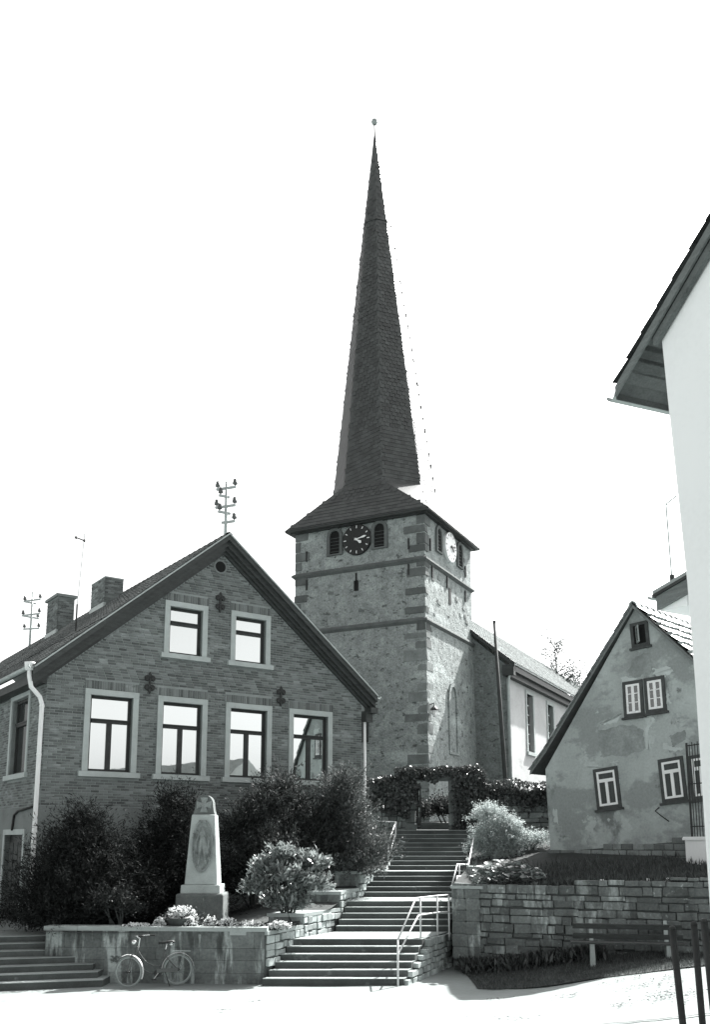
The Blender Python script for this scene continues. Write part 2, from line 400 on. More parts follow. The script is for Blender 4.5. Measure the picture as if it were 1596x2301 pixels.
# garden wall in front of the memorial
gw = thing('garden_wall', (-4, 22.7, 0), 'grey block wall with flat coping in front of the war memorial garden', 'wall')
gA, gB = Vector((-7.35, 22.98, 0)), Vector((-2.12, 22.62, 0))
gl = (gB - gA).length; gaz = math.degrees(math.atan2((gB - gA).x, (gB - gA).y)); GM = frame((gA.x, gA.y, 0), gaz)
MB(GM).box(.0, gl - .02, .06, .45, -.2, 1.14).build('wall_core', 'joint', gw)
courses(GM, gl, -.05, 1.15, (.26, .32), (.4, .95), 'stained_block', gw, .2, .004, .004, 'block')
x = -.05
while x < gl + .02:
    w_ = min(U(.8, 1.1), gl + .07 - x); MB(GM).box(x + .003, x + w_ - .003, -.05, .42, 1.152, 1.25).build('coping_slab', 'concrete', gw); x += w_
# stepped cheek walls beside the stairs, on the garden side
cw = thing('stair_cheek_wall', (-1, 25, .5), 'stepped rubble cheek wall with coping slabs on the garden side of the stone stairs', 'wall')
PC = [(22.66, 24.4, 1.16, .9), (24.4, 26.4, 1.44, .95), (26.4, 28.4, 1.88, .95), (28.4, 30.85, 2.36, .8)]
for k, (ya, yb_, zt, th) in enumerate(PC):
    xa, xb = ebx(LEFT, ya), ebx(LEFT, yb_)
    zb = -.1 if k == 0 else max(0, PC[k - 1][2] - .55)
    rg = lambda zz, e=0.0: [(xa - th - e, ya - e, zz), (xa - .09 + e, ya - e, zz), (xb - .09 + e, yb_, zz), (xb - th - e, yb_, zz)]
    c = MB(); c.hexa(rg(zb), rg(zt - .09)); c.build('wall_core', 'ashlar' if k else 'joint', cw)
    c = MB(); c.hexa(rg(zt - .09, .04), rg(zt, .04)); c.build('coping_slab', 'concrete', cw)
    # lit right face: rough stones; local x runs away from the camera, outside (-y) is to the right
    d = Vector((xb - xa, yb_ - ya, 0)); L_ = d.length; az = math.degrees(math.atan2(d.x, d.y))
    Mr = frame((xa - .09, ya), az)
    def bot(xm, ya=ya, yb_=yb_, L_=L_):
        yy = ya + (yb_ - ya) * xm / L_; zz = 0
        for (sy, sz) in STEPS:
            if sy <= yy + .2: zz = sz
        return zz - .05
    courses(Mr, L_, 0.0, zt - .09, (.14, .24), (.18, .4), 'rubble_pale', cw, .16, .02, .05, 'stone', botfn=bot)
    if k:
        courses(frame((xa - th, ya), 90), th - .09, zb + .1, zt - .09, (.2, .28), (.4, .55), 'ashlar', cw, .06, .006, .004, 'block')
# right side of the lowest flight: rough pale stones
rw = thing('stair_side_wall', (1.6, 23, 0), 'rough pale rubble side of the lowest stair flight below the bent handrail', 'wall')
pA = Vector((1.17, 22.36, 0)); pB = Vector((2.5, 25.7, 0)); d = pB - pA
Mr = frame((pA.x, pA.y), math.degrees(math.atan2(d.x, d.y)))
def topf(xm):
    yy = pA.y + d.y * xm / d.length; zz = 0
    for (sy, sz) in STEPS[:6]:
        if sy <= yy - .1: zz = sz
    return zz
courses(Mr, d.length, -.05, .86, (.13, .16), (.16, .34), 'rubble_pale', rw, .2, .016, .06, 'stone', topfn=lambda x: topf(x) + .02)

# right-hand retaining wall with its two return pieces at the stairs
tw = thing('retaining_wall', (5, 24, .5), 'old coursed stone retaining wall patched with mortar behind the park bench', 'wall')
d = WR - WL; TL = d.length; TM = frame((WL.x, WL.y), math.degrees(math.atan2(d.x, d.y)))
def wx(s): return WL.x + d.x / TL * s
cb = MB(TM)
for i in range(14):
    s0, s1 = TL * i / 14, TL * (i + 1) / 14
    cb.hexa([(s0, .05, -.2), (s1, .05, -.2), (s1, .5, -.2), (s0, .5, -.2)], [(s0, .05, wtop(wx(s0)) - .06), (s1, .05, wtop(wx(s1)) - .06), (s1, .5, wtop(wx(s1)) - .06), (s0, .5, wtop(wx(s0)) - .06)])
cb.build('wall_core', 'joint', tw)
courses(TM, TL, .1, 2.4, (.11, .25), (.2, .62), 'ashlar', tw, .18, .014, .05, 'stone', topfn=lambda s: wtop(wx(s)) + .03, botfn=lambda s: g(wx(s), wline(wx(s))) - .05)
tr_ = thing('stair_pier_wall', (3, 25.6, .8), 'smooth ashlar wall end with coping where the handrail meets the stairs', 'wall')
MB().hexa([(2.53, 24.86, .3), (3.2, 24.6, .3), (3.5, 28.3, .3), (3.35, 28.3, .3)], [(2.53, 24.86, 2.02), (3.2, 24.6, 2.02), (3.5, 28.3, 2.02), (3.35, 28.3, 2.02)]).build('wall_core', 'joint', tr_)
courses(frame((2.5, 24.8), math.degrees(math.atan2(.69, -.3))), .75, .3, 2.03, (.28, .34), (.35, .42), 'ashlar', tr_, .1, .006, .004, 'block')
MB().hexa([(2.47, 24.76, 2.035), (3.26, 24.42, 2.035), (3.6, 28.3, 2.035), (3.3, 28.3, 2.035)], [(2.47, 24.76, 2.11), (3.26, 24.42, 2.11), (3.6, 28.3, 2.11), (3.3, 28.3, 2.11)]).build('coping_slab', 'concrete', tr_)
MB().hexa([(3.36, 28.4, 1.4), (4.0, 28.3, 1.4), (4.5, 33.9, 1.4), (3.9, 33.9, 1.4)], [(3.36, 28.4, 2.42), (4.0, 28.3, 2.42), (4.5, 33.9, 2.9), (3.9, 33.9, 2.9)]).build('upper_block', 'ashlar', tr_)
MB().hexa([(3.32, 28.33, 2.42), (4.05, 28.22, 2.42), (4.2, 30.5, 2.42), (3.6, 30.5, 2.42)], [(3.32, 28.33, 2.5), (4.05, 28.22, 2.5), (4.2, 30.5, 2.5), (3.6, 30.5, 2.5)]).build('coping_slab', 'concrete', tr_)

# ------------------------------------------------------------------ brick house
HA = 54.8; HM = frame((-8.68, 26.0, 0), HA); HW = 10.9; HLEN = 27.0
house = thing('brick_house', (-4, 29, 1), 'brick gabled house with pale stone window surrounds behind the war memorial', 'house')
RK = [(-.5, 7.98), (1.45, 9.62), (5.4, 12.95), (11.3, 8.2)]      # outer roof line on the gable
def rk(s):
    for (a, za), (b_, zb) in zip(RK, RK[1:]):
        if s <= b_: return za + (zb - za) * (s - a) / (b_ - a)
    return RK[-1][1]
WIN_LO = [(1.09, 2.72, 5.2, 7.58), (3.33, 4.98, 5.2, 7.57), (5.62, 7.29, 5.2, 7.56), (7.95, 9.66, 5.2, 7.55)]
WIN_UP = [(3.45, 4.9, 8.9, 10.56), (5.73, 7.19, 8.9, 10.56)]
SIDE_W = (1.45, 3.5, 5.2, 7.66)
# wall core: built round the openings so that windows sit in real recesses
core = MB(HM)
def slab_cols(openings, s0, s1, zlo, topf, yin, put):
    cuts = sorted(set([s0, s1] + [v for o_ in openings for v in o_[:2]] + [5.4 if s1 > 6 else s0]))
    for a, b_ in zip(cuts, cuts[1:]):
        if b_ - a < 1e-4: continue
        ops = sorted([o_ for o_ in openings if o_[0] <= a + 1e-6 and o_[1] >= b_ - 1e-6], key=lambda o_: o_[2])
        zz = zlo
        for o_ in ops: put(a, b_, zz, o_[2], o_[2]); zz = o_[3]
        put(a, b_, zz, topf(a), topf(b_))
SUR = .17
def inner(o_): return (o_[0] + SUR, o_[1] - SUR, o_[2] + .02, o_[3] - SUR)
ops = [inner(o_) for o_ in WIN_LO + WIN_UP]
def putf(a, b_, z0, za, zb): core.add([(a, 0, z0), (b_, 0, z0), (b_, 0, zb), (a, 0, za), (a, .32, z0), (b_, .32, z0), (b_, .32, zb), (a, .32, za)],
    [(0, 1, 2, 3), (5, 4, 7, 6), (0, 4, 5, 1), (1, 5, 6, 2), (2, 6, 7, 3), (3, 7, 4, 0)])
slab_cols(ops, 0, HW, 4.2, lambda s: rk(s) - .25, .32, putf)
def puts(a, b_, z0, za, zb): core.box(0, .32, a, b_, z0, za)
yi = (SIDE_W[0] + SUR, SIDE_W[1] - SUR, SIDE_W[2], SIDE_W[3] - SUR)
slab_cols([yi], .33, HLEN, 4.2, lambda s: 8.0, .32, puts)
core.build('wall', 'mortar', house)
MB(HM).box(HW - .32, HW, .33, HLEN, 4.2, 8.0).box(.33, HW - .33, HLEN - .3, HLEN - .01, 4.2, 8.0).build('wall', 'mortar', house)
b = MB(HM); b.box(-.03, HW + .03, -.03, .3, .3, 4.2); b.box(-.03, .3, .31, 1.3, .3, 4.2); b.box(-.03, .3, 3.2, HLEN, .3, 4.2); b.box(-.03, .3, 1.3, 3.2, 3.42, 4.2); b.box(HW - .3, HW + .03, .31, HLEN, .3, 4.2)
b.build('plinth', 'plinth_render', house)
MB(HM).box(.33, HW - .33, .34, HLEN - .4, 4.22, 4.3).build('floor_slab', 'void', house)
# bricks -------------------------------------------------
BH, BL, GP = .0765, .256, .011
bricks = []            # (x0,x1,z0,z1) on the gable
def lay(segs, z0, z1, i):
    for a, b_ in segs:
        x_ = a - (BL / 2 if i % 2 else 0) - (hash((i, 3)) % 5) * .004
        while x_ < b_ - .02:
            p, q = max(a, x_), min(b_, x_ + BL)
            if q - p > .04: bricks.append((p + GP / 2, q - GP / 2, z0 + GP / 2, z1 - GP / 2))
            x_ += BL
def sub(segs, a, b_):
    r = []
    for p, q in segs:
        if b_ <= p or a >= q: r.append((p, q)); continue
        if a > p: r.append((p, a))
        if b_ < q: r.append((b_, q))
    return r
def gable_span(z):
    zz = z + .58
    lo = 0.0; hi = HW
    ss_ = [i * .02 for i in range(int(HW / .02) + 1)]
    ok = [s for s in ss_ if rk(s) >= zz]
    return (ok[0], ok[-1]) if ok else None
i = 0; z = 4.215
while z < 12.3:
    sp = gable_span(z + BH)
    if sp:
        segs = [sp]
        for (a, b_, z0, z1) in WIN_LO + WIN_UP:
            if z + BH > z0 - .16 and z < z1 + .26: segs = sub(segs, a - (.1 if z < z0 else 0), b_ + (.1 if z < z0 else 0))
        lay(segs, z, z + BH, i)
    z += BH; i += 1
for (a, b_, z0, z1) in WIN_LO + WIN_UP:            # soldier arches above the windows
    n = int((b_ - a + .1) / .078)
    for k in range(n):
        x_ = a - .05 + (b_ - a + .1) * k / n; bricks.append((x_ + .005, x_ + (b_ - a + .1) / n - .005, z1 + .012, z1 + .252))
bm_unit = MB().add([(-.5, .5, -.5), (.5, .5, -.5), (.5, .5, .5), (-.5, .5, .5), (-.47, -.5, -.44), (.47, -.5, -.44), (.47, -.5, .44), (-.47, -.5, .44)],
                   [(4, 5, 6, 7), (0, 1, 5, 4), (1, 2, 6, 5), (2, 3, 7, 6), (3, 0, 4, 7)]).mesh('brick', 'brick')
bricks.sort(key=lambda q: ((q[0] - 1.6) ** 2 * .5 + abs(q[2] - 6.4) * .35) + (0 if q[1] - q[0] > .15 else 3))
HR = HM.to_3x3()
def brick_box(b, x0, x1, z0, z1, pr, T=None):
    e = .008
    b.add([(x0, .004, z0), (x1, .004, z0), (x1, .004, z1), (x0, .004, z1), (x0 + e, -pr, z0 + e), (x1 - e, -pr, z0 + e), (x1 - e, -pr, z1 - e), (x0 + e, -pr, z1 - e)],
          [(4, 5, 6, 7), (0, 1, 5, 4), (1, 2, 6, 5), (2, 3, 7, 6), (3, 0, 4, 7)], T)
for (x0, x1, z0, z1) in bricks[:300]:
    pr = U(.009, .018); piece('brick', bm_unit, TRS(HM @ Vector(((x0 + x1) / 2, .004 - pr / 2, (z0 + z1) / 2)), (x1 - x0, pr, z1 - z0), HR), house)
b = MB(HM)
for q in bricks[300:]: brick_box(b, *q, U(.008, .018))
b.build('brickwork', 'brick', house, kind='stuff')
# side wall bricks (x axis of the brick strip runs from far to near along the side)
SM = HM @ Matrix(((0, 1, 0, 0), (-1, 0, 0, 0), (0, 0, 1, 0), (0, 0, 0, 1)))     # local x -> -house y, -y -> -house x
b = MB(SM); bricks = []; z = 4.215; i = 0
while z < 7.75:
    segs = [(-11.0, 0.0)]
    if z + BH > SIDE_W[2] - .16 and z < SIDE_W[3]: segs = sub(segs, -SIDE_W[1], -SIDE_W[0])
    lay(segs, z, z + BH, i); z += BH; i += 1
for q in bricks: brick_box(b, *q, U(.008, .018))
b.build('brickwork', 'brick', house, kind='stuff')

def house_window(M, a, b_, z0, z1, mull, glassm='pane_glass', lab=None):
    """surround, frame, transom, panes, sill; plane y=0, outside -y"""
    wn = MB(M); S = SUR
    wn.box(a, a + S, -.045, .3, z0 + .01, z1 - S); wn.box(b_ - S, b_, -.045, .3, z0 + .01, z1 - S); wn.box(a, b_, -.05, .3, z1 - S + .001, z1)
    w_ = wn.build('window', 'pale_stone', house)
    MB(M).box(a - .1, b_ + .1, -.11, .3, z0 - .15, z0).build('sill', 'pale_stone', w_)
    fa, fb, f0, f1 = a + S, b_ - S, z0, z1 - S; t = .085; y0, y1 = .12, .2
    tz = f0 + (f1 - f0) * .67
    fr = MB(M); fr.box(fa, fa + t, y0, y1, f0, f1); fr.box(fb - t, fb, y0, y1, f0, f1); fr.box(fa + t, fb - t, y0 - .002, y1, f1 - t, f1); fr.box(fa + t, fb - t, y0 - .002, y1, f0, f0 + t)
    fr.build('frame', 'dark_wood', w_)
    MB(M).box(fa + t, fb - t, y0 - .035, y1 - .01, tz - .06, tz + .06).box(fa + t, fb - t, y0 - .06, y0 - .035, tz + .02, tz + .055).build('transom', 'dark_wood', w_)
    xm = (fa + fb) / 2
    if mull: MB(M).box(xm - .07, xm + .07, y0 - .015, y1 - .01, f0 + t, tz - .06).build('mullion', 'dark_wood', w_)
    cells = [(fa + t, fb - t, tz + .06, f1 - t)] + ([(fa + t, xm - .07, f0 + t, tz - .06), (xm + .07, fb - t, f0 + t, tz - .06)] if mull else [(fa + t, fb - t, f0 + t, tz - .06)])
    for (p, q, r, s_) in cells: MB(M).box(p, q, .155, .165, r, s_).build('pane', glassm, w_)
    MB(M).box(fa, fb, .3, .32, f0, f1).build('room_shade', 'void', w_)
    return w_
for q in WIN_LO: house_window(HM, *q, True)
for q in WIN_UP: house_window(HM, *q, False, 'pane_bright')
house_window(SM, -SIDE_W[1], -SIDE_W[0], SIDE_W[2], SIDE_W[3], False, 'pane_dim')
# basement door on the side wall
dr = MB(SM); dr.box(-3.35, -3.2, -.06, .2, .98, 3.42); dr.box(-1.3, -1.15, -.06, .2, .98, 3.42); dr.box(-3.35, -1.15, -.065, .2, 3.422, 3.58)
dr_ = dr.build('door', 'pale_stone', house)
MB(SM).box(-3.2, -1.3, .12, .18, .98, 3.42).build('door_leaf', 'dark_wood', dr_)
for k in range(4): MB(SM).box(-3.1 + .46 * k, -2.72 + .46 * k, .09, .119, 1.2, 3.2).build('door_panel', 'window_wood', dr_)
# conduit over the door
MB(SM).tube([(-.55, -.06, 4.18), (-1.9, -.07, 4.1), (-2.25, -.07, 4.0), (-2.35, -.07, 3.7), (-2.3, -.09, 3.55)], .035, 8).build('conduit', 'iron', house, True)
# round vent and wall anchors
b = MB(HM); ring_ = [(5.3 + .24 * math.cos(a * math.pi / 10), 11.93 + .24 * math.sin(a * math.pi / 10)) for a in range(20)]; b.prism(ring_, -.03, .05); v_ = b.build('round_vent', 'brick', house)
b = MB(HM); b.prism([(5.3 + .18 * math.cos(a * math.pi / 10), 11.93 + .18 * math.sin(a * math.pi / 10)) for a in range(20)], -.034, .0); b.build('vent_opening', 'void', v_)
def anchor(s, z0, z1):
    b = MB(HM); b.box(s - .028, s + .028, -.06, -.022, z0, z1)
    for zz, sg in ((z1 - .12, 1), (z0 + .12, -1)):
        b.prism([(s, zz + sg * .16), (s - .06, zz + sg * .04), (s, zz - sg * .02), (s + .06, zz + sg * .04)], -.066, -.02)
        for sx in (-1, 1):
            pts = [Vector((s + sx * (.02 + .06 + .07 * math.cos(a)), -.045, zz - sg * .04 + .07 * math.sin(a))) for a in [math.pi * (1 - k / 7) * 1.0 for k in range(12)]]
            b.tube(pts, .026, 6)
            b.lathe([(.05, -.02), (.055, 0), (.05, .02)], n=8, M=Matrix.Translation((s + sx * .085, -.045, zz - sg * .04)) @ Matrix.Rotation(math.pi / 2, 4, 'X'))
    b.build('wall_anchor', 'iron', house)
anchor(3.04, 7.62, 8.22); anchor(7.62, 7.62, 8.22); anchor(5.32, 10.45, 11.05)
# raking cornice in three stepped strips
def strip(o0, o1, y0, y1, name, m='cornice_wood'):
    for (a, za), (b_, zb) in zip(RK, RK[1:]):
        MB(HM).prism([(a, za - o1), (b_, zb - o1), (b_, zb - o0), (a, za - o0)], y0, y1).build(name, m, house)
strip(.02, .2, -.42, .1, 'barge_board'); strip(.201, .38, -.3, .05, 'cornice_board'); strip(.381, .5, -.2, .02, 'cornice_board'); strip(.501, .6, -.1, .0, 'cornice_board')
strip(-.03, .02, -.46, -.4, 'verge_strip', 'zinc')
MB(HM).box(11.02, 11.32, -.4, -.02, 7.6, 7.8).box(10.92, 11.2, -.25, .1, 7.3, 7.62).build('eave_bracket', 'cornice_wood', house)
# roof
rf = MB(HM)
for (a, za), (b_, zb) in zip(RK, RK[1:]):
    rf.add([(a, -.4, za - .06), (b_, -.4, zb - .06), (b_, HLEN + .3, zb - .06), (a, HLEN + .3, za - .06), (a, -.4, za - .02), (b_, -.4, zb - .02), (b_, HLEN + .3, zb - .02), (a, HLEN + .3, za - .02)],
           [(0, 1, 2, 3), (4, 7, 6, 5), (0, 4, 5, 1), (1, 5, 6, 2), (2, 6, 7, 3), (3, 7, 4, 0)])
roof = rf.build('roof', 'tile', house)
def tile_mesh(name, m, w_=.25, l=.38, hump=.035, n=5):
    """pantile: x across, y up the slope, z out of the roof; origin at its lower middle"""
    b = MB(); vs_ = []
    prof = [(-.5, 0), (-.3, -.006), (-.05, .0), (.15, hump), (.35, hump * .95), (.5, .006)]
    for yy, lift in ((0, .03), (l, .0)):
        for px_, pz in prof: vs_.append((px_ * w_, yy, pz + lift))
    for px_, pz in prof: vs_.append((px_ * w_, 0, pz + .008))
    k = len(prof); fs = [(i, i + 1, k + i + 1, k + i) for i in range(k - 1)] + [(2 * k + i, 2 * k + i + 1, i + 1, i) for i in range(k - 1)]
    b.add(vs_, fs); return b.mesh(name, m), vs_, fs
def tile_slope(M, width, length, tm, parent, m, tw=.235, te=.33, nobj=300, order=None, jit=.006, extra=0.0):
    """M: x across slope, y up the slope, z normal, origin lower-left"""
    me, vs_, fs = tm; nc = int(width / tw); tw = width / nc; nr = int(length / te); cells = [(c, r) for r in range(nr) for c in range(nc)]
    if order: cells.sort(key=order)
    b = MB(M)
    for k, (c, r) in enumerate(cells):
        T = Matrix.Translation((c * tw + tw / 2 + U(-jit, jit), r * te + U(-jit, jit) * 2, .012)) @ Matrix.Rotation(U(-.02, .02) - extra, 4, 'X') @ Matrix.Rotation(U(-.015, .015), 4, 'Z')
        if k < nobj: piece('roof_tile', me, M @ T, parent)
        else: b.add(vs_, fs, T)
    if len(cells) > nobj: b.build('roof_tiling', m, parent, kind='stuff')
def slope_frame(M, p, q, y0, flip=False):
    """frame on a roof plane: lower edge point p=(s,z), upper q=(s,z); x along house y"""
    up = Vector((q[0] - p[0], 0, q[1] - p[1])).normalized(); ax = Vector((0, -1, 0)) if not flip else Vector((0, 1, 0))
    n = ax.cross(up)
    L_ = Matrix(((ax.x, up.x, n.x, p[0]), (ax.y, up.y, n.y, y0), (ax.z, up.z, n.z, p[1]), (0, 0, 0, 1)))
    return M @ L_
TM1 = tile_mesh('roof_tile', 'tile')
kx = math.hypot(RK[1][0] - RK[0][0], RK[1][1] - RK[0][1]); ky = math.hypot(RK[2][0] - RK[1][0], RK[2][1] - RK[1][1]); kz = math.hypot(RK[3][0] - RK[2][0], RK[3][1] - RK[2][1])
tile_slope(slope_frame(HM, RK[0], RK[1], HLEN + .3), HLEN + .7, kx + .05, TM1, roof, 'tile', nobj=100, order=lambda cr: -cr[0])
tile_slope(slope_frame(HM, RK[1], RK[2], HLEN + .3), HLEN + .7, ky, TM1, roof, 'tile', nobj=190, order=lambda cr: -cr[0])
tile_slope(slope_frame(HM, RK[3], RK[2], -.4, True), HLEN + .7, kz, TM1, roof, 'tile', nobj=0)
for k in range(int(HLEN / .4)):       # ridge caps
    T = HM @ Matrix.Translation((5.4, -.4 + k * .4, 12.93))
    MB(T).add([(-.16, 0, -.1), (-.1, 0, .05), (0, 0, .1), (.1, 0, .05), (.16, 0, -.1), (-.15, .42, -.12), (-.09, .42, .03), (0, .42, .08), (.09, .42, .03), (.15, .42, -.12)],
              [(i, i + 1, i + 6, i + 5) for i in range(4)]).build('ridge_cap', 'tile', roof)
# chimneys on the ridge
def chimney(px0, px1, pyt, s, cap, hgt):
    M_ = HM; n = M_.to_3x3() @ Vector((1, 0, 0)); p0 = M_ @ Vector((s, 0, 0))
    q0 = M_.inverted() @ hit(px0, pyt, p0, n); q1 = M_.inverted() @ hit(px1, pyt, p0, n)
    y0, y1 = sorted((q0.y, q1.y)); zt = (q0.z + q1.z) / 2; ym = (y0 + y1) / 2; hw = min(.75, max(.3, (y1 - y0) / 2 * .8))
    b = MB(HM); b.box(s - .36, s + .36, ym - hw, ym + hw, rk(s) - .5, zt)
    c = b.build('chimney', 'mortar', roof)
    bb = MB(HM); z_ = rk(s) - .4; k = 0
    while z_ < zt - .05:
        for y_ in np.arange(ym - hw - (.12 if k % 2 else 0), ym + hw, .25):
            a, e = max(ym - hw - .012, y_), min(ym + hw + .012, y_ + .238)
            if e - a > .05: bb.box(s - .372, s - .3, a, e, z_, z_ + .066)
        for x_ in np.arange(s - .36 - (.12 if k % 2 else 0), s + .36, .25):
            a, e = max(s - .37, x_), min(s + .37, x_ + .238)
            if e - a > .05: bb.box(a, e, ym - hw - .012, ym - hw + .05, z_ + .0005, z_ + .0655)
        z_ += .077; k += 1
    bb.build('brickwork', 'brick', c, kind='stuff')
    if cap: MB(HM).box(s - .46, s + .46, ym - hw - .1, ym + hw + .1, zt, zt + .12).build('chimney_cap', 'brick', c)
    else: MB(HM).box(s - .38, s + .38, ym - hw - .02, ym + hw + .02, zt, zt + .05).build('chimney_cap', 'concrete', c)
    zf = rk(s - .4)
    MB(HM).add([(s - .41, ym - hw - .03, zf - .35), (s - .41, ym + hw + .03, zf - .35), (s - .41, ym + hw + .03, zf + .25), (s - .41, ym - hw - .03, zf + .25),
                (s - .3, ym - hw - .03, zf - .35), (s - .3, ym + hw + .03, zf - .35), (s - .3, ym + hw + .03, zf + .25), (s - .3, ym - hw - .03, zf + .25)],
               [(0, 1, 2, 3), (4, 7, 6, 5), (0, 4, 5, 1), (1, 5, 6, 2), (2, 6, 7, 3), (3, 7, 4, 0)]).build('flashing', 'zinc', c)
chimney(122, 153, 1350, 4.85, True, 1); chimney(222, 262, 1310, 4.75, False, 1)
# gutters and pipes
def gutter(M, s, z, y0, y1, parent, r=.08):
    b = MB(M); n = 7; vs_ = []
    for y in (y0, y1):
        for k in range(n): a = math.pi + math.pi * k / (n - 1); vs_.append((s + r * math.cos(a), y, z + r * math.sin(a)))
        for k in range(n - 1, -1, -1): a = math.pi + math.pi * k / (n - 1); vs_.append((s + (r - .012) * math.cos(a), y, z + (r - .012) * math.sin(a)))
    m_ = 2 * n; b.add(vs_, [(i, (i + 1) % m_, (i + 1) % m_ + m_, i + m_) for i in range(m_)] + [tuple(range(m_ - 1, -1, -1)), tuple(range(m_, 2 * m_))])
    return b.build('gutter', 'zinc', parent, True)
gutter(HM, -.58, 8.02, -.42, HLEN, house, .09); gutter(HM, 11.38, 8.2, -.4, HLEN, house, .09)
MB(HM).box(-.42, -.02, .0, HLEN, 7.62, 7.86).build('eave_soffit', 'cornice_wood', house)
p_ = MB(HM).tube([(-.58, -.2, 7.98), (-.57, -.2, 7.75), (-.5, -.18, 7.45), (-.22, -.1, 7.2), (-.14, -.07, 7.0)] + [(-.14, -.07, z_) for z_ in (6.0, 5.0, 4.0, 3.0, 2.0, .95)], .062, 10).build('drainpipe', 'white_paint', house, True)
MB(HM).lathe([(.12, -.08), (.15, .1), (.15, .14), (.05, .15)], (-.58, -.22, 7.98), 10).build('pipe_hopper', 'white_paint', p_, True)
for z_ in (6.95, 5.6, 3.5): MB(HM).lathe([(.07, -.03), (.075, 0), (.07, .03)], (-.14, -.07, z_), 10).build('pipe_collar', 'white_paint', p_)
p_ = MB(HM).tube([(11.38, -.1, 8.15), (11.38, -.1, 7.9), (11.32, -.1, 7.66), (11.1, -.1, 7.5), (10.97, -.09, 7.4)] + [(10.97, -.09, z_) for z_ in (6.0, 5.0, 4.0, 3.0)], .045, 10).build('drainpipe', 'white_paint', house, True)
# masts and aerial
def mast(M, s, y, z0, z1, rows, lab, rz=0):
    p = M @ Vector((s, y, z0)); t = thing('insulator_mast', p, lab, 'mast')
    MB(Matrix.Translation(p)).tube([(0, 0, -.25), (0, 0, z1 - z0)], [.06, .045], 8).build('pole', 'zinc', t, True)
    R = Matrix.Translation(p) @ Matrix.Rotation(rz, 4, 'Z')
    for (zz, lft, rgt, dr) in rows:
        Q = R @ Matrix.Rotation(dr, 4, 'Z')
        MB(Q).box(-lft, rgt, -.035, .035, zz - .035, zz + .035).build('cross_arm', 'zinc', t)
        for x_ in ([-lft + .05] if lft > .25 else []) + ([rgt - .05] if rgt > .25 else []):
            MB(Q).tube([(x_, 0, zz), (x_, 0, zz + .12)], .018, 6).build('pin', 'iron', t)
            MB(Q).lathe([(.05, .08), (.085, .1), (.075, .17), (.06, .2), (.065, .25), (.02, .29)], (x_, 0, zz), 10).build('insulator', 'insulator', t, True)
top = loc_hit
n_ = HM.to_3x3() @ Vector((1, 0, 0)); q0 = HM.inverted() @ hit(512, 1205, HM @ Vector((5.45, 0, 0)), n_); q1 = HM.inverted() @ hit(517, 1082, HM @ Vector((5.45, 0, 0)), n_)
mast(HM, 5.56, .2, 12.85, 14.95, [(1.88, .38, .36, 0), (1.58, .26, .1, .9), (1.25, .4, .36, 0), (1.02, .28, .15, .9), (.7, .15, .36, 0)], 'insulator mast on the brick gable apex with five crossarm tiers', math.radians(90 - HA) * 0 - .35)
q0 = HM.inverted() @ hit(67, 1440, HM @ Vector((5.4, 0, 0)), n_)
mast(HM, 5.4, q0.y, 12.95, 12.95 + 2.9, [(2.45, .55, .55, 0), (2.3, .45, .2, 1.2), (1.7, .6, .55, 0), (1.55, .5, .4, 1.2), (.95, .4, .5, .2)], 'bristling insulator mast at the far end of the brick house ridge', -.4)
sl = slope_frame(HM, RK[1], RK[2], 0); ns = sl.to_3x3() @ Vector((0, 0, 1)); pa = hit(170, 1420, sl @ Vector((0, 0, .05)), ns)
t = thing('roof_aerial', pa, 'thin aerial rod with tiny crosspiece on the brick house tiles', 'aerial')
hh = (at_d(188, 1198, pa.y).z - pa.z)
MB(Matrix.Translation(pa)).tube([(0, 0, -.12), (0, 0, .9)], .03, 6).build('base_tube', 'iron', t)
MB(Matrix.Translation(pa)).tube([(0, 0, .85), (.12, 0, hh)], .013, 6).build('rod', 'zinc', t)
MB(Matrix.Translation(pa)).tube([(.12, 0, hh - .25), (-.16, .1, hh - .12)], .02, 6).lathe([(.02, -.05), (.05, 0), (.02, .05)], (.12, 0, hh - .25), 8).lathe([(.02, -.05), (.05, 0), (.02, .05)], (-.18, .1, hh - .11), 8).build('crosspiece', 'iron', t)

# ------------------------------------------------------------------ church tower
TC = at_d(955, 1280, 42.0); TAZ = 116.9; TW, TD = 7.0, 6.35
TMx = frame((TC.x - azv(TAZ).x * TW, TC.y - azv(TAZ).y * TW), TAZ)           # x 0..7 left to right on the front face
TRx = frame((TC.x, TC.y), TAZ - 90)                                          # right-hand face, x runs away from the camera
ZE = 18.62
tower = thing('church_tower', (TC.x - 2, TC.y + 2, 3.9), 'rubble church tower with black clock face and tall slender slate spire', 'tower')
b = MB(TMx)
b.hexa([(-.1, -.1, 3.2), (TW + .12, -.12, 3.2), (TW + .12, TD + .1, 3.2), (-.1, TD + .1, 3.2)], [(-.03, -.03, 13.3), (TW + .03, -.03, 13.3), (TW + .03, TD + .03, 13.3), (-.03, TD + .03, 13.3)])
b.build('lower_stage', 'tower_wall', tower)
MB(TMx).box(0, TW, 0, TD, 13.301, 16.2).build('middle_stage', 'tower_wall', tower)
MB(TMx).box(0, TW, 0, TD, 16.201, ZE).build('belfry_stage', 'tower_wall', tower)
for zc in (13.32, 16.25):
    b = MB(TMx); e0, e1 = .03, .15
    ring = lambda e, z_: [(-e, -e, z_), (TW + e, -e, z_), (TW + e, TD + e, z_), (-e, TD + e, z_)]
    b.hexa(ring(e0, zc - .17), ring(e1, zc - .06)); b.hexa(ring(e1, zc - .059), ring(e1 - .02, zc + .03)); b.hexa(ring(e1 - .02, zc + .031), ring(.01, zc + .12))
    b.build('string_course', 'quoin', tower)
